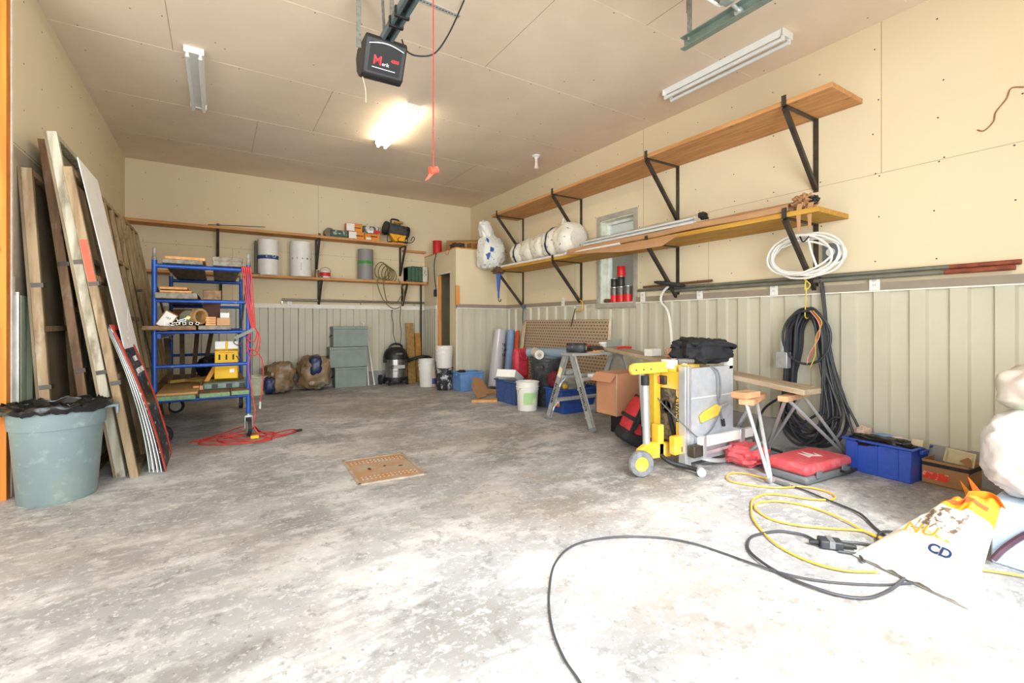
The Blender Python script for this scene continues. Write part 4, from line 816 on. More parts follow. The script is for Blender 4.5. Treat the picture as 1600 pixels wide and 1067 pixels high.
# boards by the closet left face
for k, (px0, px1, y, z, lab, m) in enumerate(((638, 650, 8.36, 1.12, 'wider particle board strip leaning behind the vacuum', 'OSB'), (652, 660, 8.30, .93, 'narrower brown board strip leaning right of the wider one', 'B'))):
    x0 = aY(px0, 560, y).x; x1 = aY(px1, 560, y).x; b = MB(); T = at(((x0+x1)/2, y, 0), rot('X', -8)); b.M = T; b.bb((-(x1-x0)/2, -.01, 0), ((x1-x0)/2, .01, z)); tag(b.build('leaning_board', M('osb_board', '#b08a4e', .8, col2='#8c6a38', sc=18) if k == 0 else M('board_ochre', '#a8752c', .7, var=.2), None), lab, 'board', 'boards in the back corner')
b = MB(); b.cyl((3.30, 8.52, 0), (3.30, 8.52, 1.84), .018); tag(b.build('black_pole', m_black, None), 'black pole standing from the floor up to the lower back shelf', 'pole')
# closet roof goods
zc_ = CZ+.021
can('red_tin', 'red tin on the closet roof at its left end', (3.50, 8.2, zc_), .085, .25, m_red, lid=m_red)
m_cf = M('cardboard_flat', '#a8814e', .85, var=.1, sc=3)
b = MB(); b.M = at((3.95, 7.85, zc_), rot('Z', -38), rot('X', -22)); b.bb((-.42, -.003, 0), (.42, .003, .30)); tag(b.build('cardboard_sheet', m_cf, None), 'cardboard sheet standing tilted on the closet roof', 'cardboard')
b = MB(); b.M = at((3.78, 7.50, zc_), rot('Z', -38)); b.bb((-.18, -.12, 0), (.20, .12, .14)); tag(b.build('cardboard_box', m_cf, None, bev=.003), 'squashed cardboard box behind the dark cloth on the closet roof', 'box')
b = MB(); b.blob((3.60, 7.52, zc_+.06), (.26, .30, .13), 8, .3, 2, .8, crease=.3); tag(b.build('dark_cloth', M('cloth_dark_brown', '#4b4036', .9, var=.3, bump=.4, bsc=20), None), 'dark crumpled cloth at the front edge of the closet roof', 'cloth')
b = MB(); b.bb((3.72, 7.24, zc_), (4.12, 7.42, zc_+.10)); tag(b.build('wooden_box', M('box_brown', '#8e6236', .7, var=.15), None, bev=.004), 'brown shallow box along the closet roof front edge', 'box')
b = MB(); b.blob((4.22, 7.55, zc_+.10), (.3, .3, .2), 12, .3, 2, .8, crease=.2); tag(b.build('pale_cloth', M('cloth_pinkish', '#c9b09c', .9, var=.2, bump=.4, bsc=12), None), 'pale pinkish cloth heap behind the bag on the closet roof', 'cloth')
rope('thin red wire curl dangling over the closet roof edge', [[(3.50, 7.42, zc_+.03), (3.40, 7.42, zc_-.02), (3.395, 7.48, zc_-.09), (3.395, 7.56, zc_-.09), (3.40, 7.6, zc_-.04)]], m_cord, .004, 'wire', 'wire')
t = thing('switch_cable', 'black cable running down the closet side to a switch box', 'cable', (3.40, 8.1, 1.6)); b = MB(); b.tube(cat([(3.404, 8.02, CZ+.02), (3.404, 8.12, 2.2), (3.404, 8.10, 1.95), (3.404, 8.03, 1.72)], 6), .007); b.build('cable', m_rub, t); b = MB(); b.bb((3.375, 8.02, 1.60), (3.42, 8.08, 1.73)); b.build('switch_box', m_black, t, bev=.004)
# white/blue bag on the end of lower right shelf
m_bagp = M('bag_print', '#e9ebe4', .5, var=.03, bump=.3, bsc=10); overlay(m_bagp, '#4a8a6a', 14, .60, .62, .6); overlay(m_bagp, '#2b4f96', 11, .61, .63, .8, off=(3, 3, 3))
t = thing('insulation_bag', 'white bag with blue squares at the far end of the right shelves', 'bag', (4.0, 6.98, 2.06))
b = MB(); b.blob((3.93, 6.92, 2.30), (.46, .40, .58), 4, .14, 2, .7, crease=.12); b.build('body', m_bagp, t)
b = MB(); b.M = at((3.84, 6.92, 2.66), rot('Y', -22)); b.blob((0, 0, 0), (.22, .22, .36), 6, .2, 2, .8, flat=False, crease=.2); b.build('gathered_neck', m_white, t)
m_bsq = M('print_blue', '#2c55a0', .5)
for (px, py, w_, h_, r_) in ((759, 367, .20, .06, 40), (770, 390, .085, .085, 8), (763, 400, .085, .08, 5)):
    q = aZ(px, py, 2.4); d = ray(px, py); q = V((0, 0, H))+d*((6.68)/d.y); 
    T = frame(q, cR, (0, 0, 1)) @ rot('Z', -r_); b = MB(T); 
    b.grid(lambda u, v: ((u-.5)*w_, (v-.5)*h_, .0), 8, 8, .0); o = b.build('blue_panel', m_bsq, t)
    sw = o.modifiers.new('wrap', 'SHRINKWRAP'); sw.target = kids(t)[0]; sw.offset = .006
# ================================================ right side: shelves on the wall
w_sh = wood('shelf_pine_right', '#cd9760', '#b8824c', 'y'); w_shy = wood('shelf_pine_yellowed', '#c99a3e', '#b5832c', 'y')
shelf('long upper pine shelf of planks high on the right wall', (3.91, 1.69, 2.895), (XR-.004, 6.86, 2.935), w_sh, 2, 'y')
shelf('long lower pine shelf on the right wall crossing the window', (3.92, 1.79, 1.98), (XR-.004, 6.80, 2.02), w_shy, 2, 'y')
for k, y in enumerate((2.04, 3.49, 5.157, 6.67)):
    nm = ('nearest the camera', 'second from the camera', 'third from the camera', 'farthest from the camera')[k]
    bracket('steel bracket under the upper right shelf, %s' % nm, (XR, y), (-1, 0, 0), 2.895, 2.26, .53, 'brackets under the upper right shelf')
    bracket('steel bracket under the lower right shelf, %s' % nm, (XR, y), (-1, 0, 0), 1.98, 1.372, .525, 'brackets under the lower right shelf')
# pipes above the trim
for k, (y0, y1, x, z, nm, m) in enumerate(((.82, 3.6, 4.36, 1.478, 'lower long pipe with a rusty end above the right wall trim', 'a'), (.80, 4.05, 4.395, 1.515, 'upper long pipe with a rusty end above the right wall trim', 'b'))):
    t = thing('long_pipe', nm, 'pipe', (x, (y0+y1)/2, z), 0, 'long pipes above the trim'); b = MB(); b.cyl((x, y0+.35, z), (x, y1, z), .018); b.build('tube', M('pipe_green_grey', '#83857a', .45, .5, var=.15, sc=7), t)
    b = MB(); b.cyl((x, y0, z-.001), (x, y0+.35, z-.001), .0175); b.build('rusty_end', M('pipe_rust', '#8e4a35', .6, .2, var=.3, sc=20), t)
b = MB(); b.cyl((4.375, 3.02, 1.56), (4.375, 3.95, 1.55), .014); tag(b.build('copper_pipe', M('pipe_brown', '#7a5c40', .5, .3), None), 'short brown pipe resting right of the window', 'pipe')
# white conduit along shelf front
b = MB(); b.cyl((3.965, 4.95, 2.042), (3.955, 6.62, 2.042), .02); tag(b.build('white_conduit', m_white, None), 'white conduit along the front edge of the lower right shelf', 'conduit')
b = MB(); b.cyl((3.925, 3.9, 2.03), (3.93, 4.9, 2.04), .016); tag(b.build('white_conduit', m_white, None), 'short white conduit poking out under the torn cardboard flap', 'conduit')
# plastic wrapped rolls
m_rollw = M('wrap_white_print', '#e6e2d4', .4, var=.04, bump=.5, bsc=12); overlay(m_rollw, '#3a3a38', 20, .61, .64, .8); overlay(m_rollw, '#c9bda0', 4, .5, .7, .5)
for k in range(5):
    y = 5.08+.30*k; r_ = .245-.012*k; t = thing('wrapped_roll', ['white plastic-wrapped roll with a torn corner, nearest of the five', 'white plastic-wrapped roll with a blue stripe, second nearest of the five', 'white plastic-wrapped roll, middle one of the five on the shelf', 'white plastic-wrapped roll, fourth of the five on the shelf', 'white plastic-wrapped roll with a blue stripe, farthest of the five'][k], 'roll', (4.16, y, 2.021), 0, 'plastic wrapped rolls on the lower right shelf')
    b = MB(); b.M = at((4.165, y, 2.025+r_)); 
    def f(u, v, r_=r_, k=k):
        a = 2*PI*u; e = abs(v-.5)*2; rr = r_*(1-.42*e**4)*(1+.09*noise.noise(V((math.cos(a)*3, math.sin(a)*3, v*3+k*5)))+.03*noise.noise(V((math.cos(a)*9, math.sin(a)*9, v*12+k*3)))); 
        return (rr*math.cos(a), (v-.5)*.33, max(-r_*.97, rr*math.sin(a)))
    b.grid(f, 40, 14); s0 = len(b.v)
    for vv in (0, 1): b.add([f(i/40, vv) for i in range(40)], [tuple(range(40))])
    b.build('wrap', m_rollw, t, ang=60)
    if k in (1, 4):
        b = MB(); b.M = at((4.165, y, 2.025+r_)); b.grid(lambda u, v: tuple(V(f(.25+u*.45, .38+.14*v))*1.012), 24, 3); b.build('stripe', m_navy, t)
    if k == 0: b = MB(); b.M = at((4.02, y-.02, 2.46), rot('Z', 30)); b.prism([(-.06, 0), (.08, -.02), (.02, .1)], .02, rot('X', 80)); b.build('torn_corner', m_white, t)
# cardboard sleeves, white trims
def sleeve(label, p0, p1, w_, h_, mat, seed=0, name='cardboard_sleeve', cat_='cardboard'):
    b = MB(); T = along(p0, p1); L = (V(p1)-V(p0)).length
    def f(u, v):
        x = u*L; a = 2*PI*v; c, s_ = math.cos(a), math.sin(a); c = math.copysign(abs(c)**.4, c); s_ = math.copysign(abs(s_)**.4, s_)
        n = noise.noise(V((x*2.3+seed, math.cos(a), math.sin(a)))); return (x, c*w_/2*(1+.16*n), s_*h_/2*(1+.2*n)+.012*noise.noise(V((x*1.5+seed, 0, 3))))
    b.grid(f, 40, 20, 0, T); o = b.build(name, mat, None, ang=30); return tag(o, label, cat_)
sleeve('long upper cardboard sleeve on the near half of the lower right shelf', (4.08, 2.0, 2.085), (4.09, 4.5, 2.085), .13, .075, m_card, 1)
sleeve('long front cardboard sleeve overhanging the lower right shelf edge', (3.97, 2.02, 2.058), (3.96, 4.85, 2.058), .09, .06, m_card2, 4)
sleeve('brown cardboard sleeve under the white trims, far part of the shelf', (4.08, 4.55, 2.055), (4.1, 4.92, 2.055), .2, .06, m_cardd, 7)
b = MB(); b.M = Matrix(); P0, P1, P2, P3 = V((3.90, 3.05, 2.0)), V((3.90, 4.85, 2.03)), V((3.86, 4.75, 1.985)), V((3.86, 3.3, 1.88))
b.grid(lambda u, v: P0.lerp(P1, u).lerp(P3.lerp(P2, u), v*(1-.7*abs(u-.35)))+V((-.01*math.sin(v*3), 0, 0)), 16, 6, .004); tag(b.build('cardboard_flap', m_card2, None), 'torn cardboard flap drooping below the lower right shelf edge', 'cardboard')
t = thing('torn_cardboard', 'torn cardboard end with hanging strips at the near shelf end', 'cardboard', (4.05, 1.93, 2.06))
b = MB(); b.M = at((4.05, 1.95, 2.10)); b.blob((0, 0, 0), (.2, .16, .13), 3, .35, 2.5, .8, flat=False, crease=.5); b.build('crumpled_end', m_card, t)
b = MB(); b.M = at((4.05, 1.90, 2.11)); b.blob((0, 0, 0), (.10, .10, .07), 6, .3, 3, .8, flat=False); b.build('dark_core', m_black, t)
for (y, x, l) in ((1.93, 3.935, .22), (1.86, 3.96, .20), (1.90, 4.0, .1)):
    b = MB(); b.grid(lambda u, v: (x-.012*math.sin(v*5), y+(u-.5)*.035*(1.2-v*.6)+.02*v, 2.07-l*v), 2, 8, .003); b.build('hanging_strip', m_card2, t)
m_trimw = M('trim_white_metal', '#dfe2e2', .35, .3, var=.05)
for k in range(4):
    x = 3.955+.05*k-.03*(k > 1); z = 2.092+.0+.034*(k > 1)+.022*(x > 4.0); y0 = 2.92+.03*k; b = MB(); b.M = at((x, 0, z)); b.bb((-.022, y0, 0), (.022, y0+1.62, .004)); b.bb((-.022, y0, .004), (-.018, y0+1.62, .028)); b.bb((.018, y0, .004), (.022, y0+1.62, .028)); b.bb((-.022, y0, .024), (-.006, y0+1.62, .028))
    tag(b.build('metal_channel', m_trimw, None), ['white metal channel at the front of the bundle on the right shelf', 'white metal channel second from the front of the shelf bundle', 'upper white metal channel toward the front of the shelf bundle', 'upper white metal channel toward the wall in the shelf bundle'][k], 'channel', 'white channels on the lower right shelf')
b = MB(); 
b.M = at((4.0, 2.86, 2.16)); b.blob((0, 0, 0), (.12, .05, .07), 9, .4, 4, .9, flat=False); tag(b.build('end_tape', m_rub, None), 'black taped lump at the near ends of the white channels', 'tape')
# wire on top of far shelf end
rope('pale pole end lying on the far end of the upper right shelf', [[(4.1, 5.0, 2.955), (4.1, 5.4, 2.955), (4.12, 5.9, 2.955)]], M('pale_pole', '#c9b890', .6), .018, 'wood_pole', 'pole')
# blue hanging puller
t = thing('hoist_puller', 'blue tapered metal tool hanging from the far right bracket', 'tool', (3.90, 6.62, 1.5))
q0 = V((3.895, 6.60, 1.92)); b = MB(); b.cyl(q0, q0+V((0, 0, -.30)), .05, .02, n=4); b.cyl(q0+V((0, 0, -.3)), q0+V((0, 0, -.40)), .016); b.build('body', m_blu, t)
b = MB(); b.blob(q0+V((0, 0, .05)), (.22, .14, .11), 5, .4, 3, .8, flat=False, crease=.4); b.build('rope_wrap', M('rope_brown', '#6b5138', .9, var=.3, sc=40), t)
b = MB(); b.tube(cat([q0+V((0, 0, -.38)), q0+V((.01, .01, -.44)), q0+V((.05, .02, -.45)), q0+V((.06, .02, -.41))], 4), .008); b.build('hook', m_steel, t)
# window sill cans
for k, (x, y, z, r_, h, m, bd, nm) in enumerate(((4.46, 4.53, 1.388, .05, .20, 'g', 1, 'left red and grey can on the window sill'), (4.46, 4.405, 1.388, .05, .20, 'g', 1, 'middle red and grey can on the window sill, below the red one'), (4.46, 4.285, 1.388, .05, .205, 'g', 1, 'right red and grey can on the window sill'), (4.46, 4.53, 1.592, .045, .11, 'd', 0, 'dark small can on top of the left sill can'), (4.46, 4.405, 1.592, .045, .13, 'd', 0, 'dark can stacked under the topmost red can'), (4.46, 4.405, 1.725, .052, .13, 'r', 0, 'bright red can topmost in the window sill stack'))):
    can('spray_can', nm, (x, y, z), r_, h, {'g': M('can_grey', '#6f6a66', .4, .4), 'd': M('can_dark', '#3c3a38', .4, .4), 'r': M('can_red', '#e02020', .4)}[m], grp='cans on the window sill', band=(.03, .48, M('can_red', '#e02020', .4)) if bd else None, lid=M('can_red', '#e02020', .4) if m == 'r' else None)
b = MB(); b.M = at((4.46, 4.66, 1.388)); b.blob((0, 0, .025), (.08, .1, .05), 2, .3, 3, .8); tag(b.build('brown_rag', M('rag_brown', '#6d4f38', .9), None), 'small brown rag at the left end of the window sill', 'rag')
# yellow clamp and thin rod under third bracket
t = thing('yellow_clamp', 'yellow C clamp hung below the third right bracket', 'clamp', (4.36, 5.2, 1.2)); b = MB(); b.tube(cat([(4.37, 5.12, 1.44), (4.36, 5.06, 1.41), (4.355, 5.05, 1.32), (4.36, 5.10, 1.29), (4.37, 5.22, 1.29)], 5), .009); b.build('frame', m_yel, t); b = MB(); b.cyl((4.37, 5.22, 1.33), (4.35, 5.30, 1.06), .007); b.build('screw_rod', m_steel, t)
# dark trowel on the bracket and the white curved pole
t = thing('snow_broom', 'long white curved pole with a dark grip leaning at the second bracket', 'pole', (4.05, 3.2, 0)); b = MB(); b.tube(cat([(4.02, 3.2, .012), (4.14, 3.33, .7), (4.25, 3.47, 1.2), (4.30, 3.62, 1.36), (4.30, 3.60, 1.46), (4.28, 3.50, 1.53)], 7), .014); b.build('shaft', m_white, t)
b = MB(); b.M = at((4.26, 3.47, 1.55), rot('Z', -60), rot('Y', 10)); b.blob((0, 0, 0), (.34, .10, .05), 2, .1, 2, .8, flat=False); b.build('grip', m_rub, t)
# brown dimpled panel behind the ladder
m = bpy.data.materials.new('dimpled_panel'); m.use_nodes = True; N = m.node_tree.nodes; L_ = m.node_tree.links; bs = N['Principled BSDF']; bs.inputs['Roughness'].default_value = .6
tc = N.new('ShaderNodeTexCoord'); sp = N.new('ShaderNodeSeparateXYZ'); cx = N.new('ShaderNodeCombineXYZ'); L_.new(tc.outputs['Object'], sp.inputs[0]); L_.new(sp.outputs[1], cx.inputs[0]); L_.new(sp.outputs[2], cx.inputs[1])
br = N.new('ShaderNodeTexBrick'); br.inputs['Scale'].default_value = 1; br.inputs['Brick Width'].default_value = .062; br.inputs['Row Height'].default_value = .044; br.inputs['Mortar Size'].default_value = .014; br.inputs['Mortar Smooth'].default_value = .3
br.inputs['Color1'].default_value = lin('#75604e'); br.inputs['Color2'].default_value = lin('#836b56'); br.inputs['Mortar'].default_value = lin('#b8a388'); L_.new(cx.outputs[0], br.inputs['Vector']); L_.new(br.outputs['Color'], bs.inputs['Base Color'])
bp = N.new('ShaderNodeBump'); bp.inputs['Strength'].default_value = .4; bp.inputs['Distance'].default_value = .01; L_.new(br.outputs['Fac'], bp.inputs['Height']); L_.new(bp.outputs[0], bs.inputs['Normal'])
t = thing('dimpled_panel', 'brown dimpled lattice-patterned panel leaning on the right wall', 'panel', (4.33, 5.5, 0))
TP = frame((4.30, 4.52, 0), (0, 1, 0), (.085, 0, 1.16)); b = MB(TP); b.bb((0, 0, -.012), (2.0, 1.165, 0)); b.build('sheet', m, t)
b = MB(TP); b.bb((-.012, 0, -.02), (.012, 1.17, .004)); b.build('edge_strip', M('edge_cream', '#e6dcb8', .6), t)
b = MB(TP); b.bb((.92, 1.0, 0.0), (1.06, 1.10, .004)); b.build('sticker', M('sticker_grey', '#d2cbc4', .6), t)
# ---- floor goods of the right side
t, T = tote('slate blue tote with an open carton inside, behind the labelled bucket', V((3.55, 5.56, 0)), .58, .36, .32, m_tots, PI/2, name='storage_tote')
def carton(name, label, T, d, mat, inner=None, flaps=(), cat_='box', closed=False):
    t = thing(name, label, cat_, T.translation); x, y, z = d[0]/2, d[1]/2, d[2]; th = .005; b = MB(T)
    b.bb((-x, -y, 0), (x, y, th)); b.bb((-x, -y, 0), (x, -y+th, z)); b.bb((-x, y-th, 0), (x, y, z)); b.bb((-x, -y, 0), (-x+th, y, z)); b.bb((x-th, -y, 0), (x, y, z))
    if closed: b.bb((-x, -y, z-th), (x, y, z))
    b.build('carton', mat, t)
    for (side, l, ang) in flaps:
        a = math.radians(ang)
        if side in 'LR': s_ = -1 if side == 'L' else 1; TT = T @ at((s_*x, 0, z)) @ Matrix.Rotation(-s_*a if 0 else s_*a, 4, 'Y'); bb = MB(TT); bb.bb((0 if s_ > 0 else -.004, -y, 0), (.004 if s_ > 0 else 0, y, l))
        else: s_ = -1 if side == 'F' else 1; TT = T @ at((0, s_*y, z)) @ Matrix.Rotation(-s_*a, 4, 'X'); bb = MB(TT); bb.bb((-x, 0 if s_ > 0 else -.004, 0), (x, .004 if s_ > 0 else 0, l))
        bb.build('flap', mat, t)
    return t
carton('open_carton', 'open white carton tilted in the slate blue tote', at((3.52, 5.62, .28), rot('Z', 35), rot('Y', 24)), (.44, .28, .11), m_paper)
b = MB(); b.M = at((3.34, 6.10, .012), rot('Z', 25), rot('X', -30)); b.prism([(-.14, .0), (.06, 0), (.17, .14), (.12, .30), (-.05, .33), (-.17, .18)], .012, rot('X', 90)); tag(b.build('cardboard_offcut', m_card, None), 'angular cardboard offcut standing left of the slate blue tote', 'cardboard')
for k, (px, py, a, l, nm) in enumerate(((757, 628, 28, .36, 'lower short pine stick on the floor left of the slate tote'), (762, 615, 14, .30, 'upper short pine block on the floor left of the slate tote'), (772, 626, -12, .26, 'short pine stick touching the slate tote'))):
    p = fl(px, py); b = MB(); b.M = at((p.x, p.y, .001+.0*k), rot('Z', -a)); b.bb((-l/2, -.04, 0), (l/2, .04, .035 if k != 1 else .06)); tag(b.build('pine_offcut', w_new, None, bev=.002), nm, 'offcut', 'pine offcuts on the floor')
c = flc(824, 643, .14); m_glab = M('label_green', '#a9cf8f', .5, col2='#e0e8c8', sc=6, thr=(.45, .55))
bucket('clean white bucket with a green label in front of the totes', c, m_bkt, handle=205, lab=(.08, .235, 215, 300, m_glab), hmat=m_galv)
q = kids([o for o in COL.objects if o.get('label', '').startswith('clean white bucket')][0])[0]
# black barrel bin with sheeting rolls
m_bin = M('bin_black_dusty', '#2c2e32', .55, var=.2); overlay(m_bin, '#7d8085', 20, .56, .66, .6); overlay(m_bin, '#55585c', 3, .45, .6, .5)
c = V((3.80, 5.12, 0)); t = thing('barrel_bin', 'tall black dusty round bin beside the aluminium step ladder', 'bin', c)
b = MB(at(c)); b.lathe([(.19, 0), (.195, .01), (.235, .60), (.25, .605), (.252, .64), (.24, .65), (.228, .645), (.225, .6), (.18, .02), (0, .02)], 44); b.build('body', m_bin, t)
for s_ in (-1, 1): b = MB(at(c, rot('Z', 30))); b.bb((s_*.235, -.05, .52), (s_*.275, .05, .555)); b.build('handle', m_bin, t, bev=.004)
b = MB(); b.cyl((3.62, 5.34, .71), (3.98, 4.78, .715), .065, n=24); tag(b.build('pipe_insulation', M('foam_blue_grey', '#8296a6', .6, var=.05), None), 'blue-grey foam tube lying across the top of the black bin', 'tube')
t = thing('paper_roll', 'white roll with a hollow end leaning over the black bin rim', 'roll', (3.58, 5.1, .66)); b = MB(); T = along((3.56, 4.98, .70), (3.70, 5.30, .72)) @ rot('Y', 90); b.lathe([(.03, 0), (.062, 0), (.062, .34), (.03, .34), (.03, 0)], 28, T); b.build('roll', M('roll_cream', '#d9d6c8', .6), t)
b = MB(); b.blob((3.80, 5.12, .60), (.42, .42, .14), 4, .2, 2, .8); tag(b.build('crumpled_sheet', M('film_grey', '#7d8a94', .4, bump=.4, bsc=12), None), 'crumpled grey film filling the top of the black bin', 'plastic film')
# red folded case behind the bin
t = thing('red_case', 'red moulded plastic case standing behind the black bin', 'case', (3.86, 5.72, 0))
b = MB(); b.bb((3.66, 5.70, .30), (3.90, 5.84, .74)); b.build('upright_shell', M('case_red_dusty', '#c43848', .5, var=.15, sc=15), t, bev=.05)
b = MB(); b.bb((3.62, 5.62, .0), (3.94, 5.86, .30)); b.build('lower_shell', M('case_red_dusty', '#c43848'), t, bev=.02)
b = MB(); b.blob((3.62, 5.33, .0+.40), (.01, .01, .01), 1); 
b = MB(); b.tube(cat([(3.70, 5.69, .72), (3.74, 5.66, .60), (3.82, 5.66, .60), (3.86, 5.69, .72)], 5), .014); b.build('handle', M('case_red_dusty', '#c43848'), t)
b = MB(); b.M = at((3.9, 6.15, 0)); b.blob((0, 0, .14), (.36, .5, .28), 8, .2, 2, .8, crease=.2); tag(b.build('grey_bag', M('bag_grey', '#8b8e90', .7, bump=.3, bsc=12), None), 'grey lumpy bag behind the slate blue tote', 'bag')
# ---- aluminium double-sided step ladder
LX0, LX1, LYf, LYb, LZ = 3.235, 3.94, 3.60, 4.37, .788
YM = (LYf+LYb)/2
t = thing('step_ladder', 'aluminium double-sided step ladder used as a work stand', 'ladder', ((LX0+LX1)/2, YM, 0))
def lad(s_, z):  # y on the leg line of side s_ at height z
    y0 = LYf if s_ < 0 else LYb; return y0+(YM+s_*.045-y0)*(z/LZ)
m_foot = M('foot_grey', '#7d7f80', .7)
for xi, x in enumerate((LX0, LX1)):
    for s_ in (-1, 1):
        b = MB(); p0 = V((x, lad(s_, .02), .02)); p1 = V((x, lad(s_, LZ-.02), LZ-.02)); sx = 1 if xi == 0 else -1
        u = (p1-p0).normalized(); T = frame(p0, u, V((0, 1, 0)).cross(V((1, 0, 0))).cross(u) if 0 else V((1, 0, 0)).cross(u)); L = (p1-p0).length
        b.M = T; b.bb((0, -.038, -.004), (L, .038, 0)); b.bb((0, -.038, -.004), (L, -.034, .026*1)); b.bb((0, .034, -.004), (L, .038, .026)); rr = b.build('side_rail', m_alu, t)
        b = MB(); b.M = T; b.bb((-.022, -.042, -.008), (.02, .042, .03)); b.build('foot', m_foot, t, bev=.003)
        if xi == 0:
            q = p0.lerp(p1, .40); lb = MB(); n = V((-1, 0, 0)); yd = u if s_ > 0 else -u
            txt('FEATHERLITE', .046, q+V((-.0055, 0, 0)), yd, n.cross(yd), m_ink, t, bold=.0012, sx=.95)
            if s_ > 0: b = MB(); b.M = T; b.bb((L*.66, -.028, -.006 if 0 else -.0058), (L*.80, .028, -.004)) ; b.bb((L*.66, -.028, 0.0), (L*.80, .028, .002)); b.build('warning_label', M('label_yellow_white', '#e2d98a', .5, col2='#eceade', sc=18, thr=(.45, .55)), t)
for s_ in (-1, 1):
    for z in (.25, .53):
        y = lad(s_, z); b = MB(); b.bb((LX0, y-.045, z-.028), (LX1, y+.045, z)); b.build('step', m_alu, t, bev=.002)
        b = MB(); b.tube(cat([(LX0+.002, y, z-.03-.10), (LX0+.03, y, z-.08), (LX0+.10, y, z-.028)], 5), .007); b.build('step_brace', m_white, t)
b = MB(); b.bb((LX0-.02, YM-.10, LZ-.03), (LX1+.02, YM+.10, LZ)); b.build('top_platform', m_alu, t, bev=.004)
zt = LZ+.001
for k, (y, nm) in enumerate(((YM, ''),)):
    t2 = thing('flashlight', 'black dusty cylindrical lamp lying on the ladder top', 'lamp', (3.33, YM, zt)); b = MB(); b.cyl((3.27, YM+.07, zt+.055), (3.40, YM-.07, zt+.055), .052, n=28); b.build('barrel', m_bin, t2); b = MB(); b.cyl((3.40, YM-.07, zt+.055), (3.415, YM-.087, zt+.055), .055, .05, n=28); b.build('bezel', m_rub, t2)
    b = MB(); b.cyl((3.4151, YM-.0871, zt+.055), (3.417, YM-.0895, zt+.055), .026, n=20); b.build('lens', M('lens_pale', '#b8b0ac', .4), t2)
b = MB(); b.blob((3.62, YM+.0, zt+.035), (.22, .14, .07), 6, .25, 3, .8, crease=.3); tag(b.build('dark_glove', M('glove_dark', '#4c3c34', .9, var=.3, bump=.3), None), 'dark brown work glove on the ladder top', 'glove')
b = MB(); b.blob((3.55, YM+.07, zt+.06), (.16, .05, .03), 9, .3, 3, .8); b.blob((3.49, YM+.05, zt+.045), (.07, .05, .05), 3, .2, 3, .8); b.build; tag(b.build('red_pliers', m_red, None), 'red-handled pliers behind the black lamp', 'pliers')
b = MB(); b.box((3.56, YM-.06, zt+.006), (.18, .03, .01)); b.box((3.62, YM-.05, zt+.016), (.15, .02, .01)); tag(b.build('wood_shim', w_new, None), 'thin wood shims on the ladder top', 'shim')
c = V((3.80, YM+.03, zt)); t2 = thing('compound_tub', 'small white tub with red smears on the ladder top', 'tub', c); b = MB(at(c)); b.lathe([(.05, 0), (.062, .085), (.066, .09), (.066, .105), (.058, .105), (.05, .02), (0, .02)], 28); b.build('body', M('tub_smeared', '#e8e2da', .5, col2='#d9907e', sc=5, thr=(.5, .6)), t2); b = MB(at(c)); b.lathe([(.067, .088), (.069, .088), (.069, .1), (.067, .1)], 28); b.build('rim', m_paper, t2)
for s_, z in ((1, .531), ):
    y = lad(s_, .53)
b = MB(); b.blob((3.37, lad(1, .53), .53+.035), (.14, .10, .07), 4, .2, 2, .8); tag(b.build('grey_rag', M('rag_grey', '#a8a6a0', .9, bump=.3), None), 'grey rag on the rear ladder step', 'rag')
ys = lad(-1, .53)
b = MB(); b.bb((3.40, ys-.05, .531), (3.52, ys+.03, .565)); tag(b.build('white_tray', m_paper, None, bev=.004), 'small white tray on the front ladder step', 'tray')
b = MB(); b.bb((3.535, ys-.05, .531), (3.80, ys+.03, .58)); tag(b.build('white_box', m_white, None, bev=.004), 'long white box on the front ladder step', 'box')
# blue tote behind the ladder with junk
t, T = tote('blue tote with an orange label and junk inside, behind the ladder', V((3.86, 4.66, 0)), .66, .40, .30, m_blue, 0)
b = MB(T); b.bb((-.31, -.165, .10), (-.308, .06, .20)); 
b.M = T @ at((-.292, 0, .055), rot('Y', -5)); b = MB(b.M); b.bb((-.014, -.12, .03), (-.012, .02, .13)); b.build('orange_label', M('label_orange', '#ee8a58', .5, col2='#f4d9c0', sc=14, thr=(.5, .6)), t)
b = MB(); b.blob((3.80, 4.62, .35), (.34, .30, .22), 4, .15, 2, .8, crease=.2); tag(b.build('grey_cloth', M('cloth_grey', '#8d8b84', .95, var=.15, bump=.3, bsc=14), None), 'grey cloth heaped in the blue tote behind the ladder', 'cloth')
b = MB(); b.blob((3.62, 4.72, .40), (.20, .2, .20), 7, .15, 2, .8, crease=.2); tag(b.build('dark_red_bag', M('bag_dark_red', '#6e1620', .7, var=.2), None), 'dark red bag in the blue tote behind the ladder', 'bag')
b = MB(); b.blob((3.60, 4.50, .335), (.05, .05, .05), 7, .15, 2, .6); tag(b.build('yellow_bottle', m_yel, None), 'small yellow bottle among the junk in the blue tote', 'bottle')
# cardboard box on a dark crate, red tool bag
boxm('dark_crate', 'dark low crate under the big cardboard box', 'crate', (3.42, 3.26, 0), (3.72, 3.53, .215), m_black, bev=.01)
t = carton('cardboard_box', 'large open cardboard box in front of the ladder', at((3.475, 3.39, .217)), (.50, .28, .41), M('cardboard_rosy', '#c08a68', .85, var=.05, sc=4), flaps=(('L', .11, 135),))
b = MB(); b.bb((3.222, 3.2485, .22), (3.235, 3.25, .625)); b.build('tape_edge', M('tape_pale', '#dcb898', .5), t)
m_rbag = M('bag_red', '#c8333c', .75, var=.1, sc=18, bump=.2, bsc=60); m_bkf = M('fabric_black', '#26272c', .8, var=.2, bump=.3, bsc=25)
c = V((3.27, 3.02, 0)); T = at((3.27, 3.03, .225), rot('Z', -28), rot('Y', 26))
t = thing('tool_bag', 'red and black tool bag tipped on its side before the cardboard box', 'bag', c)
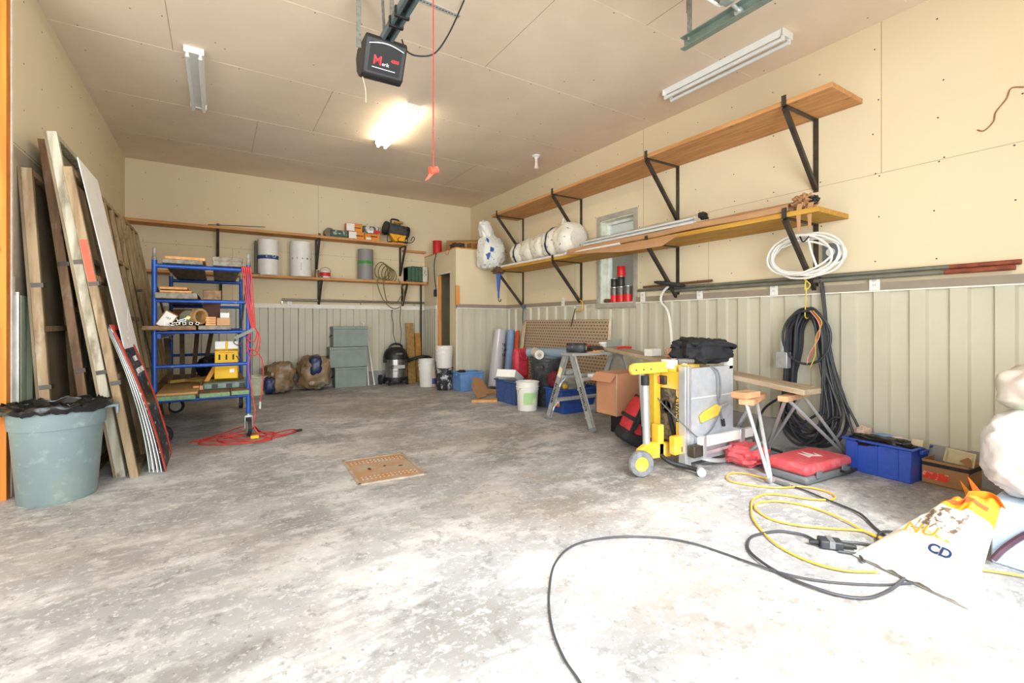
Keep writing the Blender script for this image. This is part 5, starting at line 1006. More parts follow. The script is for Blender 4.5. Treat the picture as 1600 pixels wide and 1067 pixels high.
b = MB(T); b.blob((0, 0, 0), (.22, .26, .42), 3, .05, 1.5, .45, flat=False); b.build('body', m_rbag, t)
b = MB(T); b.blob((0, 0, -.16), (.235, .275, .13), 5, .06, 1.5, .45, flat=False); b.build('base', m_bkf, t)
for x in (-.055, .06): b = MB(T); b.bb((x-.016, -.136, -.2), (x+.016, .136, .212)); b.build('strap', m_bkf, t, bev=.008)
b = MB(T); b.bb((-.115, -.137, -.02), (.115, .137, .015)); b.build('cross_strap', m_bkf, t, bev=.008)
b = MB(T); b.tube(cat([(-.055, -.14, .10), (-.06, -.19, .02), (-.06, -.19, -.06), (-.055, -.14, -.12)], 6), .014); b.build('grip', m_bkf, t)
b = MB(T); b.bb((-.02, -.141, .03), (.05, -.138, .09)); b.build('emblem_patch', m_rbag, t)
b = MB(T); b.prism([(-.012, .035), (.01, .075), (.0, .045), (.03, .085), (.02, .04)], .002, T.inverted() @ T @ at((0, -.1415, 0)) @ rot('X', 90)); b.build('emblem', m_paper, t)
b = MB(); b.blob((3.63, 3.02, .26), (.16, .16, .22), 8, .15, 2, .7); tag(b.build('red_tool', m_red, None), 'red power tool glimpsed behind the silver tubes', 'tool'); COL.objects[-1].location.z = 0.002
boxm('brown_sack', 'brown paper sack standing behind the table saw tubes', 'sack', (3.42, 2.95, 0), (3.56, 3.12, .30), m_cardd, bev=.03)
# ---- table saw folded on its wheeled stand
m_dust = 1; m_sawg = M('saw_table_grey', '#c3c8cf', .45, .25, var=.06, sc=18); overlay(m_sawg, '#e8e6e0', 6, .5, .7, .4); m_sawy = M('saw_yellow', '#efc03a', .45, var=.06, sc=10); m_sawd = M('saw_dusty_inside', '#8f8268', .8, col2='#4d4a44', sc=22, thr=(.42, .6)); m_sil = M('tube_silver', '#cfd3d6', .3, .6, var=.05)
overlay(m_sawy, '#f4e2a8', 7, .50, .72, .6); m_yd = M('guard_yellow', '#e8cc52', .5, var=.05)
t = thing('table_saw', 'yellow jobsite table saw folded upright on a wheeled stand', 'saw', (3.2, 2.45, 0))
SX, SE, SY = 3.01, 3.60, 2.29
b = MB(); b.bb((SX, SY, .05), (SE, SY+.03, .77)); b.build('table_top', m_sawg, t, bev=.004)
b = MB(); b.bb((SX+.04, SY-.003, .535), (SE-.01, SY, .543)); b.build('table_seam', m_white, t)
b = MB(); b.bb((SX-.035, SY-.012, .02), (SX, SY+.05, .79)); b.bb((SX+.0, SY-.012, .02), (SX+.035, SY-.001, .79)); b.build('side_extrusion', m_sil, t, bev=.003)
b = MB(); b.bb((SE-.055, SY+.0, .74), (SE, SY+.05, .83)); b.build('corner_bracket', m_white, t, bev=.003)
b = MB(); b.bb((SX+.03, SY+.06, .18), (SE-.03, SY+.33, .70)); b.build('motor_housing', m_sawd, t, bev=.01)
b = MB(); b.bb((SX-.005, SY+.05, .60), (SX+.03, SY+.36, .74)); b.bb((SX-.02, SY+.28, .20), (SX+.03, SY+.35, .70)); b.build('roll_cage', m_sawy, t, bev=.008)
b = MB(); b.bb((SX+.0, SY+.06, .25), (SX+.032, SY+.10, .60)); b.build('label_strip', m_sawy, t)
txt('DeWALT', .05, (SX-.001, SY+.08, .45), (0, 0, 1), (0, 1, 0), m_ink, t, bold=.001)
b = MB(); b.M = at((SX-.005, SY+.18, .46)) @ rot('Y', -90); b.lathe([(.05, 0), (.056, .01), (.05, .02), (.045, .012), (.045, 0)], 28); [b.bar((0, 0, .01), (.05*math.cos(a), .05*math.sin(a), .01), .012, .012) for a in (0, 2.1, 4.2)]; b.build('crank_wheel', m_steel, t)
b = MB(); b.cyl((SX+.0, SY+.1, .19), (SX-.03, SY+.1, .19), .028); b.build('bevel_knob', m_sil, t)
b = MB(); b.bar((SX+.01, SY+.18, .42), (SX+.01, SY+.12, .22), .02, .03); b.build('lever', m_rub, t)
b = MB(); b.M = at((SX-.012, SY+.235, .665)); b.bb((-.02, -.055, -.035), (.01, .055, .035)); b.build('switch_box', m_steel, t, bev=.006)
b = MB(); b.M = at((SX-.036, SY+.26, .665)); b.bb((-.012, -.035, -.03), (.0, .025, .03)); b.build('switch_paddle', M('paddle_red', '#e46a55', .5), t, bev=.005)
# top arm and stand
b = MB(); b.prism([(0, 0), (.40, 0), (.40, .085), (.02, .085), (-.015, .07), (-.02, .03)], .035, frame((2.615, SY+.20, .73), (1, 0, 0), (0, 0, 1))); b.build('stand_top_arm', m_yd, t, bev=.006)
for x in (2.64, 2.72, 2.80): b = MB(); b.cyl((x, SY+.164, .765), (x, SY+.16, .765), .006, n=8); b.build('bolt', m_steel, t)
for x in (2.98, 3.10): b = MB(); b.bb((x, SY+.10, .76), (x+.05, SY+.22, .83)); b.build('fence_clip', m_white, t, bev=.003)
b = MB(); b.bb((SX-.02, SY+.09, .735), (SX+.28, SY+.16, .79)); b.build('stand_cross_bar', m_sawy, t, bev=.006)
b = MB(); b.cyl((2.735, SY+.15, .20), (2.72, SY+.15, .69), .028); b.build('stand_tube', m_sil, t); b = MB(); b.cyl((2.72, SY+.15, .65), (2.719, SY+.15, .72), .031); b.build('tube_collar', m_rub, t)
b = MB(); b.cyl((2.83, SY+.25, .27), (2.79, SY+.25, .72), .024); b.build('stand_tube', m_sil, t); b = MB(); b.cyl((2.832, SY+.25, .24), (2.826, SY+.25, .31), .028); b.build('tube_collar', m_rub, t)
b = MB(); b.bb((2.84, SY+.12, .10), (2.90, SY+.20, .34)); b.bb((2.90, SY+.02, .12), (SX+.0, SY+.08, .26)); b.prism([(0, 0), (.36, -.02), (.36, .09), (.12, .12), (.02, .08)], .05, frame((2.62, SY+.17, .10), (1, 0, 0), (0, 0, 1))); b.build('stand_lower_arm', m_sawy, t, bev=.01)
b = MB(); b.cyl((SX+.0, SY+.05, .16), (SX-.04, SY+.02, .16), .02); b.build('lock_bolt', m_steel, t)
b = MB(); b.bb((2.93, SY+.24, .20), (3.0, SY+.30, .72)); b.build('stand_post', m_sawy, t, bev=.006)
for (cxy, nm) in (((2.62, SY+.13), 0),):
    ax = V((.42, 1, 0)).normalized(); c0 = V((cxy[0], cxy[1], .096)); b = MB(); T = frame(c0-ax*.025, ax.cross(V((0, 0, 1))), V((0, 0, 1))); n_ = V((T[0][2], T[1][2], T[2][2]))
    pr = [(.052, 0), (.088, 0), (.095, .012), (.095, .038), (.088, .05), (.052, .05), (.052, 0)]; b.M = T; b.lathe(pr, 36); 
    for k in range(24): a = 2*PI*k/24; b.box((.094*math.cos(a), .094*math.sin(a), .025), (.01, .01, .05)) if 0 else None
    o = b.build('wheel_tire', M('tire_grey', '#7e8184', .7, var=.25, sc=25), t)
    b = MB(T); b.lathe([(0, .0), (.02, -.006), (.03, .008), (.052, .004), (.053, .045), (0, .045)], 30); b.build('wheel_hub', m_sawy, o)
b = MB(); b.tube(cat([(2.86, SY+.12, .11), (2.88, SY+.05, .07), (2.96, SY-.03, .045), (2.99, SY-.13, .035)], 6), .016); b.build('foot_tube', m_rub, t); b = MB(); b.cyl((2.965, SY-.16, .032), (2.995, SY-.13, .032), .031, n=20); b.build('foot_wheel', M('wheel_grey_white', '#c5c7c6', .5), t)
b = MB(); b.tube(cat([(3.15, SY+.05, .08), (3.25, SY-.04, .05), (3.40, SY-.05, .03), (3.47, SY-.03, .03)], 6), .018); b.build('foot_tube', m_sil, t)
b = MB(); b.bar((SX+.06, SY-.06, .215), (SE+.16, SY-.06, .215), .035, .075); b.build('rip_fence', m_white, t, bev=.004); b = MB(); b.bar((SX+.10, SY-.075, .135), (SE+.14, SY-.075, .145), .012, .02); b.build('fence_rod', m_sil, t)
b = MB(); b.bb((SX-.02, SY-.08, .11), (SX+.09, SY-.02, .20)); b.build('fence_clamp', m_steel, t, bev=.008); b = MB(); b.bb((SX+.09, SY-.08, .09), (SX+.13, SY, .26)); b.build('fence_bracket', m_sil, t, bev=.004); b = MB(); b.bb((SE-.02, SY-.08, .12), (SE+.04, SY, .26)); b.build('fence_bracket', m_sil, t, bev=.004)
b = MB(); b.prism([(0, .0), (.22, .04), (.24, .09), (.20, .13), (.02, .08), (-.02, .05)], .02, frame((SX+.15, SY-.005, .345), (1, 0, 0), (0, 0, 1)) @ at((0, 0, 0))); b.build('blade_guard', m_yd, t, bev=.006)
b = MB(); b.cyl((SX+.37, SY-.03, .45), (SX+.47, SY-.03, .47), .012); b.build('guard_pin', m_sil, t)
b = MB(); b.tube(cat([(SX+.30, SY+.0, .775), (SX+.38, SY-.01, .72), (SX+.40, SY-.015, .60), (SX+.38, SY-.012, .45), (SX+.42, SY-.02, .33)], 7), .006); b.tube(cat([(SX+.28, SY+.0, .778), (SX+.35, SY-.014, .70), (SX+.36, SY-.015, .55), (SX+.40, SY-.012, .42), (SX+.42, SY-.018, .33)], 7), .006); b.build('power_cord', M('cord_grey', '#85888c', .5), t)
b = MB(); b.tube(cat([(SX-.02, SY+.20, .74), (SX-.04, SY+.30, .70), (SX-.04, SY+.30, .58), (SX-.045, SY+.15, .45), (SX-.03, SY-.02, .33), (SX+.12, SY-.02, .24), (SX+.26, SY-.025, .28), (SX+.38, SY-.03, .42)], 8), .005); b.build('loose_wire', M('cord_grey2', '#6d7074', .5), t)
b = MB(); b.cyl((SX+.42, SY-.018, .345), (SX+.43, SY-.02, .29), .014); b.build('plug', m_rub, t)
# black bag on the saw
t = thing('black_fabric_bag', 'slouched black fabric bag draped on top of the table saw', 'bag', (3.42, 2.46, .79))
b = MB(); b.blob((3.42, 2.46, .885), (.56, .36, .22), 7, .16, 1.6, .6, crease=.25, nu=60, nv=34); b.build('body', m_bkf, t)
b = MB(); P = cat([(3.22, 2.33, .95), (3.62, 2.30, .93), (3.70, 2.40, .90), (3.66, 2.58, .935), (3.36, 2.60, .985), (3.22, 2.45, .97)], 8, True); b.tube(P, .016, 8, True); b.build('mouth_rim', m_bkf, t)
b = MB(); b.grid(lambda u, v: (3.22+.44*u, 2.33+.25*v, .945+.02*math.sin(3*u+2*v)-.04*math.sin(PI*u)*math.sin(PI*v)), 12, 8, .006); b.build('inner_lining', M('fabric_grey', '#4a4b52', .8, var=.2), t)
# things beside it on the plank
b = MB(); b.bb((0, 0, 0), (.10, .09, .09)); 
# long plank and sawhorse
pA, pB = V((3.665, 1.72, .612)), V((3.87, 4.10, .832))
b = MB(); b.bar(pA+V((.02, 0, 0)), pB, .22, .04); tag(b.build('long_plank', w_dusty, None, bev=.004), 'long dusty plank running from the sawhorse to the step ladder', 'plank')
q = aX(1240, 600, 4.0); b = MB(); b.bar(V((3.89, 1.84, .605)), V((4.02, 2.85, .64)), .15, .04); tag(b.build('short_plank', w_dusty, None, bev=.004), 'shorter plank lying beside the long one near the wall', 'plank')
T = along(pA, pB); L = (pB-pA).length; f = lambda s_, o_=0: pA.lerp(pB, s_)+V((o_, 0, .022))
b = MB(); p = f(.66); b.box((p.x-.02, p.y, p.z+.035), (.14, .10, .07)); tag(b.build('white_block', m_paper, None, bev=.003), 'white foam block on the long plank behind the saw', 'block')
b = MB(); p = f(.55); b.blob((p.x-.02, p.y, p.z+.06), (.14, .12, .12), 11, .3, 2.4, .8, crease=.3); tag(b.build('tan_rag', M('rag_tan', '#c9a287', .9, bump=.3), None), 'crumpled tan rag on the long plank behind the saw', 'rag')
t2 = thing('hand_saw', 'grey trowel plate with a red handle at the ladder end of the plank', 'tool', f(.9)); p = f(.93); b = MB(); b.bar(p+V((-.12, -.02, .045)), p+V((.10, -.04, .05)), .004, .08); b.build('blade', m_galv, t2); p = f(.88); b = MB(); b.tube(cat([p+V((-.10, -.06, .012)), p+V((-.02, -.08, .02)), p+V((.07, -.1, .014))], 5), .013); b.build('handle', m_red, t2)
for s_, r_, nm in ((.0, .02, 'grey plastic clip on the top of the table saw'),):
    b = MB(); b.cyl((3.06, 2.42, .815), (3.20, 2.38, .815), .022); tag(b.build('grey_cylinder', m_galv, None), nm, 'clip')
m_leg = M('leg_galvanized', '#c2c6c8', .4, .45, var=.08)
def sawhorse(label, a, e, ztop, feet, bw, bmat):
    a = V(a); e = V(e); t = thing('sawhorse', label, 'sawhorse', ((a.x+e.x)/2, (a.y+e.y)/2, 0), 0, 'metal-legged sawhorses'); b = MB(); b.bar(V((a.x, a.y, ztop-.02)), V((e.x, e.y, ztop-.02)), bw, .04); b.build('beam', bmat, t, bev=.003)
    for (s0, s1, ft) in feet:
        p0 = a.lerp(e, s0); p1 = a.lerp(e, s1); F = V(ft); d = (V((p1.x, p1.y, 0))-V((p0.x, p0.y, 0))).normalized()*.025
        b = MB(); b.tube(cat([(p0.x, p0.y, ztop-.04), tuple(F-d+V((0, 0, .05))), tuple(F+V((0, 0, .014))), tuple(F+d+V((0, 0, .05))), (p1.x, p1.y, ztop-.04)], 1), .013, 8); b.build('leg', m_leg, t)
    return t
w_hx = wood('sawhorse_pine', '#d6ab84', '#c8966a', 'y')
sawhorse('near metal-legged sawhorse with an orange pine beam beside the saw', (3.22, 1.95, 0), (3.66, 2.10, 0), .565, ((.05, .75, (3.24, 1.79, 0)), (.6, .95, (3.86, 2.52, 0))), .10, w_hx)
b = MB(); b.box((3.30, 2.0, .59), (.20, .11, .045)); tag(b.build('beam_offcut', w_hx, None, bev=.003), 'short pine offcut lying on the near sawhorse beam', 'offcut')
sawhorse('far metal-legged sawhorse under the long plank by the wall', (3.50, 1.84, 0), (3.95, 1.90, 0), .580, ((.25, .92, (4.31, 1.76, 0)), (.1, .8, (4.06, 2.25, 0))), .07, w_hx)
# red case and soft red bag
m_rc = M('case_red_dust', '#d4525a', .55, var=.08, sc=30); overlay(m_rc, '#e2a8a4', 7, .5, .75, .5); m_gc = M('case_grey_dust', '#6e7276', .6, var=.1, sc=30)
T = at((3.70, 1.76, 0), rot('Z', -4)); t = thing('power_tool_case', 'red and grey moulded tool case lying under the sawhorses', 'case', (3.70, 1.76, 0))
b = MB(T); b.bb((-.29, -.16, .002), (.29, .16, .06)); b.build('lower_shell', m_gc, t, bev=.02); b = MB(T); b.bb((-.29, -.16, .06), (.29, .16, .135)); b.build('lid', m_rc, t, bev=.028)
b = MB(T); b.prism([(-.06, -.03), (-.02, .08), (.0, .02), (.05, .09), (.04, -.02), (.10, .03), (.06, -.06), (.0, -.02)], .003, at((.02, 0, .134))); b.build('emblem', M('emblem_pale', '#ecd6d4', .6), t)
for x in (-.16, .16): b = MB(T); b.bb((x-.03, -.172, .04), (x+.03, -.158, .09)); b.build('latch', m_gc, t, bev=.004)
b = MB(T); b.tube(cat([(.13+.12, -.165, .05), (.13+.12, -.20, .05), (.0+.12, -.20, .05), (.0+.12, -.165, .05)], 5), .010); b.build('handle', m_rub, t)
t = thing('soft_red_bag', 'slumped dusty red soft bag behind the tool case', 'bag', (3.62, 2.05, 0)); b = MB(); b.blob((3.55, 2.14, .085), (.36, .28, .17), 4, .15, 1.8, .7, crease=.25); b.build('body', m_rc, t); b = MB(); b.tube(cat([(3.44, 2.06, .13), (3.52, 2.02, .19), (3.62, 2.03, .18), (3.70, 2.06, .12)], 6), .016); b.build('strap', m_gc, t)
# sawdust pile under saw
# ---- black cable coil on the near bracket
m_cab = M('cable_black', '#33353a', .5, var=.25, sc=8)
t = thing('black_cable_coil', 'thick black cable hung in long loops from the near bracket', 'cable', (4.30, 2.03, 0)); b = MB(); R2 = random.Random(3)
for k in range(16):
    x = 4.375-.009*k; yc = 2.05+R2.uniform(-.02, .02); zt_ = 1.25-R2.uniform(0, .07); zb = .06+R2.uniform(0, .28)*(k/16); wt = .09+R2.uniform(-.02, .04); wb_ = .13+R2.uniform(0, .11); sk = R2.uniform(-.06, .03)
    pts = [(x, yc, zt_), (x, yc-wt, zt_-.12), (x, yc-wt-.03, .85), (x, yc+sk-wb_, .40), (x-.01, yc+sk-wb_*.8, zb+.10), (x-.02, yc+sk, zb), (x-.01, yc+sk+wb_*.8, zb+.10), (x, yc+wb_*.9+sk*.5, .40), (x, yc+wt+.02, .85), (x, yc+wt, zt_-.12)]
    b.tube(cat(pts, 6, True), .0105, 8, True)
b.build('loops', m_cab, t)
b = MB(); b.tube([(4.21, 2.02+.19*math.cos(a), 1.0+.23*math.sin(a)*(1 if math.sin(a) < 0 else .95)) for a in [2*PI*i/40 for i in range(40)]], .0105, 8, True); b.tube(cat([(4.39, 2.00, 1.52), (4.36, 1.96, 1.45), (4.35, 1.93, 1.2), (4.33, 1.90, .9), (4.32, 1.80, .5), (4.31, 1.70, .18), (4.30, 1.72, .06)], 7), .0105, 8); b.tube(cat([(4.35, 1.97, 1.48), (4.34, 1.92, 1.1), (4.32, 1.82, .6), (4.30, 1.66, .25), (4.30, 1.68, .06)], 7), .0105, 8)
b.tube(cat([(4.24, 2.18, .50), (4.2, 2.36, .35), (4.18, 2.42, .18), (4.12, 2.36, .04), (4.08, 2.15, .012)], 7), .0105, 8); b.build('outer_loop', m_cab, t)
for k, (c_, dy) in enumerate((('#c8524a', 0), ('#d8a08a', .012), ('#c9b63c', -.012))):
    b = MB(); b.tube(cat([(4.20, 1.97+dy, 1.22), (4.19, 1.90+dy, 1.12), (4.19, 1.92-dy, 1.0), (4.19, 1.96+dy*2, .86), (4.19, 1.99+dy, .80-.03*k)], 7), .0035); b.build('bare_wire', M('wire_%d' % k if 0 else 'wire_' + ('red', 'pink', 'yellow')[k], c_, .5), t)
b = MB(); b.bb((4.20, 2.17, .72), (4.27, 2.27, .86)); b.bb((4.21, 2.205, .86), (4.25, 2.235, .97)); b.build('junction_box', m_alu, t, bev=.004)
m_yr = M('rope_yellow', '#d8c04a', .7)
rope('thin yellow rope tying the black cable to the bracket', [[(4.30, 2.03, 1.60), (4.22, 2.0, 1.57), (4.22, 2.05, 1.55), (4.30, 2.06, 1.57)], [(4.25, 2.03, 1.56), (4.24, 2.05, 1.50), (4.24, 2.0, 1.44), (4.24, 2.04, 1.40), (4.24, 2.03, 1.52)], [(4.24, 2.03, 1.42), (4.23, 2.03, 1.3), (4.22, 2.03, 1.17), (4.30, 2.03, 1.16)]], m_yr, .005)
t = thing('white_cable_coil', 'white cable coil hung around the brace of the near bracket', 'cable', (4.2, 2.05, 1.5)); b = MB(); R2 = random.Random(5)
for k in range(6):
    a0 = R2.uniform(-.03, .03); ry = .26+R2.uniform(-.03, .05); rz_ = .155+R2.uniform(-.025, .03); b.tube([(4.23+.02*math.sin(a+k)-.008*k, 2.04+a0+ry*math.cos(a), 1.69+R2.uniform(-.003, .003)-abs(a0)*.3+rz_*math.sin(a)+.02*math.cos(2*a+k)) for a in [2*PI*i/36 for i in range(36)]], .0085, 8, True)
b.build('loops', m_white, t)
b = MB(); b.tube(cat([(4.2, 2.0, 1.84), (4.19, 1.97, 1.72), (4.2, 1.93, 1.58)], 6), .009); b.build('tail', m_white, t)
b = MB(); b.tube(cat([(4.19, 2.06, 1.86), (4.17, 2.02, 1.80), (4.19, 1.97, 1.86)], 6), .006); b.build('black_tie', m_rub, t); b = MB(); b.tube(cat([(4.2, 2.14, 1.82), (4.2, 2.05, 1.815), (4.2, 1.98, 1.81)], 4), .006); b.build('red_tie', m_cord, t)
t = thing('wall_receptacle', 'grey metal surface receptacle behind the white cable coil', 'outlet', (XR-.02, 1.9, 1.65)); b = MB(); b.bb((XR-.05, 1.84, 1.64), (XR-.0005, 1.97, 1.79)); b.build('box', m_gc, t, bev=.003); b = MB(); b.cyl((XR-.05, 1.905, 1.715), (XR-.055, 1.905, 1.715), .035); b.build('face', m_white, t)
# ---- totes at the right wall
t, T = tote('blue tote with gloves and a black liner against the right wall', V((4.20, 1.46, 0)), .46, .30, .245, M('tote_royal_blue', '#2f52b4', .45, var=.08, sc=30), PI/2-.06)
b = MB(T); b.blob((0, .06, .235), (.40, .16, .09), 5, .25, 2, .6, flat=False, crease=.3); tag(b.build('liner_heap', m_can_l if 0 else M('liner_black', '#18191b'), None), 'black plastic heap in the blue tote by the wall', 'plastic')
for (x, y, c_, nm, dd) in ((.17, -.06, '#e6cfd8', 'pinkish work glove on the left end of the blue tote', (.12, .12, .14)), (.06, -.08, '#7f9dc6', 'light blue cloth in the blue tote', (.16, .10, .07)), (-.04, -.08, '#dccdd6', 'pale lilac cloth in the middle of the blue tote', (.16, .12, .06))):
    b = MB(T); b.blob((x, y, .24), dd, int(x*100), .25, 2, .8, flat=False, crease=.2); tag(b.build('work_glove' if 'glove' in nm else 'cloth', M('c'+c_[1:] if 0 else 'cloth_'+nm.split()[0], c_, .9, var=.08, bump=.3), None), nm, 'glove' if 'glove' in nm else 'cloth')
b = MB(T); b.M = T @ at((-.19, -.03, .23), rot('X', 20)); b.bb((-.04, -.05, 0), (.03, .06, .05)); tag(b.build('sponge_block', M('sponge_tan', '#cbbfa5', .9), None, bev=.006), 'tan sponge at the right end of the blue tote', 'sponge')
t = carton('product_carton', 'open brown carton with a red label on the floor right of the blue tote', at((4.29, 1.115, .002), rot('Z', -3)), (.21, .25, .165), m_card, flaps=(('F', .06, -60),))
b = MB(); b.M = at((4.29, 1.115, 0), rot('Z', -3)); b.bb((-.107, -.02, .035), (-.1055, .12, .085)); b.build('red_label', M('label_red', '#e2412e', .5, col2='#f0a090', sc=30, thr=(.55, .65)), t)
b = MB(); b.M = at((4.29, 1.115, 0), rot('Z', -3)); b.bb((-.107, -.125, .125), (-.1055, .125, .15)); b.bb((-.105, -.1272, .12), (.105, -.1255, .15)); b.build('dark_stripe', m_rub, t)
t = thing('clear_tray', 'translucent yellowed plastic tray lying tilted in the carton', 'tray', (4.28, 1.08, .15)); b = MB(); b.M = at((4.27, 1.07, .175), rot('Z', 8), rot('Y', -26), rot('X', 8)); b.lathe([(.0, .0), (.085, 0), (.10, .03), (.108, .032), (.108, .036), (.096, .034), (.08, .005), (0, .004)], 4, rot('Z', 45) @ Matrix.Diagonal((1.0, 1.0, 1, 1))); b.build('tray', M('tray_yellowed', '#c9bd9c', .3), t, bev=.01)
# ---- near right: pale box, white bags, feed bag
m_pb = M('carton_pale_blue', '#bccfe0', .7, var=.06, sc=30, stretch=(1, 1, 6), bump=.2, bsc=30)
boxm('pale_blue_box', 'pale blue ribbed box under the white bags at the right', 'box', (3.06, -.1, .001), (3.62, .655, .30), m_pb, bev=.006)
m_wbag = M('bag_white_plastic', '#e6e6e4', .35, var=.03, bump=.9, bsc=11); m_pbag = M('bag_pink_pale', '#dccbc2', .4, col2='#c3cbb8', sc=5, bump=.5, bsc=9)
b = MB(); b.blob((3.34, .42, .50), (.66, .62, .43), 2, .05, 2.4, .6, crease=.09, nu=70, nv=44); tag(b.build('white_bag', m_wbag, None, ang=70), 'big stuffed white plastic bag on the pale blue box', 'bag')
b = MB(); b.blob((3.36, .46, .80), (.50, .46, .24), 9, .08, 1.6, .65, crease=.08, nu=56, nv=34); tag(b.build('pink_bag', m_pbag, None, ang=70), 'pale pink plastic bag on top of the big white bag', 'bag')
rope('dark purple hose leaning against the pale blue box', [[(3.02, .64, .03), (3.035, .60, .10), (3.04, .52, .20), (3.03, .40, .30), (3.02, .30, .36)]], M('hose_purple', '#5d4250', .4), .013, 'hose', 'hose')
A, B_, C_, D_ = V((2.58, 1.03, .006)), V((2.47, .585, .006)), V((2.90, .80, .22)), V((2.955, .60, .30))
m_fb = M('feedbag_white', '#f3efe2', .4, var=.03, sc=5, bump=.3, bsc=9); m_fo = M('feedbag_orange', '#f08a22', .4, var=.08, sc=6, bump=.3, bsc=9); m_kib = M('kibble_picture', '#6a5a4c', .5, col2='#e8e0d4', sc=34, thr=(.42, .55))
t = thing('feed_bag', 'white and orange printed feed bag slumped on the floor at the right', 'bag', (2.7, .8, 0))
def fbag(u, v, top=True, o=0.):
    e0 = A.lerp(C_, v); e1 = B_.lerp(D_, v); p = e0.lerp(e1, u); th = (.02+.13*math.sin(PI*min(1, v*.85))**.8)*math.sin(PI*u)**.6 if 0 < u < 1 else 0
    n = V((-.35, -.1, 1)).normalized(); q = p+n*(th*(.75 if top else -.35)+o)+V((0, 0, (.03*noise.noise(V((u*5, v*5, 1)))+.012*noise.noise(V((u*14, v*14, 3))))*math.sin(PI*u)*(1 if top else 0)))
    q.z = max(q.z, .003); return q
b = MB(); b.grid(lambda u, v: fbag(u, v*.74), 36, 30); b.build('front_sheet', m_fb, t, ang=70)
b = MB(); b.grid(lambda u, v: fbag(u, .74+v*.26), 36, 12); b.build('orange_band', m_fo, t, ang=70)
b = MB(); b.grid(lambda u, v: fbag(u, v, False), 24, 24); b.build('back_sheet', m_fb, t, ang=70)
b = MB(); b.grid(lambda u, v: fbag(.25+.5*u, .46+v*.25-.06*abs(u-.5), True, .003), 20, 14); b.build('printed_picture', m_kib, t, ang=70)
b = MB(); b.grid(lambda u, v: fbag(.08+.8*u, .83+v*.05, True, .003), 24, 2); b.build('red_stripe', M('feedbag_red', '#e2552a', .4), t)
def spike(pts, mat): 
    b = MB(); p0, p1, p2 = [V(p) for p in pts]; b.grid(lambda u, v: p0.lerp(p1, u).lerp(p2, v)+V((.01*math.sin(3*v), .012*math.sin(PI*u)*(1-v), 0)), 6, 10, .002); b.build('torn_flap', mat, t)
q = lambda px, py, Y: aY(px, py, Y)
spike((q(1522, 812, .76), q(1538, 800, .74), q(1500, 750, .78)), m_fo); spike((q(1530, 800, .70), q(1545, 785, .68), q(1512, 744, .74)), M('feedbag_orange_dark', '#d8661a', .4)); spike((q(1476, 822, .82), q(1508, 812, .80), q(1475, 798, .83)), m_fo)
b = MB(); b.grid(lambda u, v: (D_+V((-.02+.05*math.sin(u*PI), -.02+.14*u, .0))).lerp(D_+V((-.03+.06*math.sin(u*PI), .0+.10*u, .045)), v), 10, 6, .002); b.build('rolled_mouth', m_fo, t)
def swtxt(s_, size, u, v, mat, bold=.002):
    p = fbag(u, v, True, .01); x = (fbag(u+.05, v)-fbag(u-.05, v)).normalized(); y = (fbag(u, v+.05)-fbag(u, v-.05)).normalized()
    o = txt(s_, size, p, x, y, mat, t, 'lettering', ext=.001, bold=bold); return o
swtxt('NU', .085, .42, .36, m_fo, .0); swtxt('PREMIUM', .02, .60, .33, m_fo, .0005); swtxt('CD', .055, .68, .22, m_navy, .002)
# ---- cords on the floor
def fcord(name, label, lists, mat, r_, cat_='cord', extra=None):
    t = thing(name, label, cat_, fl(*lists[0][0])); b = MB(); k = 0
    for L0 in lists:
        P = []
        for i, (x, y) in enumerate(L0): k += 1; P.append(fl(x, y, r_)+V((0, 0, .003+.006*((i*7 % 5)/5))))
        b.tube(cat(P, 7), r_, 8)
    b.build('cable', mat, t); return t
m_yc = M('cord_yellow', '#e9b63a', .45, var=.05); m_kc = M('cord_black', '#3b3d42', .5)
t = fcord('yellow_extension_cord', 'yellow extension cord looping over the floor toward the feed bag', [[(1204, 750), (1165, 741), (1142, 741), (1135, 747), (1145, 754), (1176, 759), (1214, 763), (1255, 762), (1282, 766), (1300, 773), (1305, 778), (1295, 782), (1264, 781), (1221, 774), (1194, 774), (1178, 780), (1174, 790), (1176, 810), (1190, 830), (1210, 850), (1237, 866), (1277, 883), (1322, 894), (1370, 895)],
    [(1388, 844), (1370, 839), (1345, 831), (1300, 827), (1244, 822), (1205, 812), (1183, 799), (1180, 791), (1192, 785), (1221, 785), (1255, 790), (1289, 801), (1322, 816), (1345, 828), (1370, 841), (1388, 845)], [(1520, 890), (1556, 895), (1600, 903), (1650, 911)]], m_yc, .0052)
p = fl(1212, 752, .015); p2 = fl(1233, 759, .015); b = MB(); b.cyl(p, p2, .013); b.build('connector', m_gc, t)
t = fcord('black_extension_cord', 'long thin black cord curving across the bright floor', [[(930, 1110), (905, 1067), (880, 1030), (862, 980), (858, 930), (868, 880), (900, 852), (960, 841), (1030, 841), (1080, 850), (1130, 865), (1170, 880), (1226, 899), (1290, 910), (1370, 916), (1425, 912)]], m_kc, .0048)
t = fcord('heavy_black_cord', 'thick dark cord loop with a multi-outlet block beside the feed bag', [[(1275, 846), (1255, 837), (1221, 832), (1194, 834), (1174, 841), (1168, 853), (1174, 866), (1194, 883), (1226, 901), (1266, 918), (1311, 931), (1356, 936), (1390, 925), (1410, 908), (1420, 900)], [(1237, 760), (1259, 768), (1286, 780), (1318, 792), (1345, 805), (1367, 825), (1388, 842)], [(1300, 846), (1340, 850), (1372, 856)], [(1430, 838), (1400, 833), (1380, 833), (1371, 840), (1374, 850), (1386, 850), (1391, 842)], [(1310, 862), (1340, 868), (1350, 880)]], m_kc, .0065)
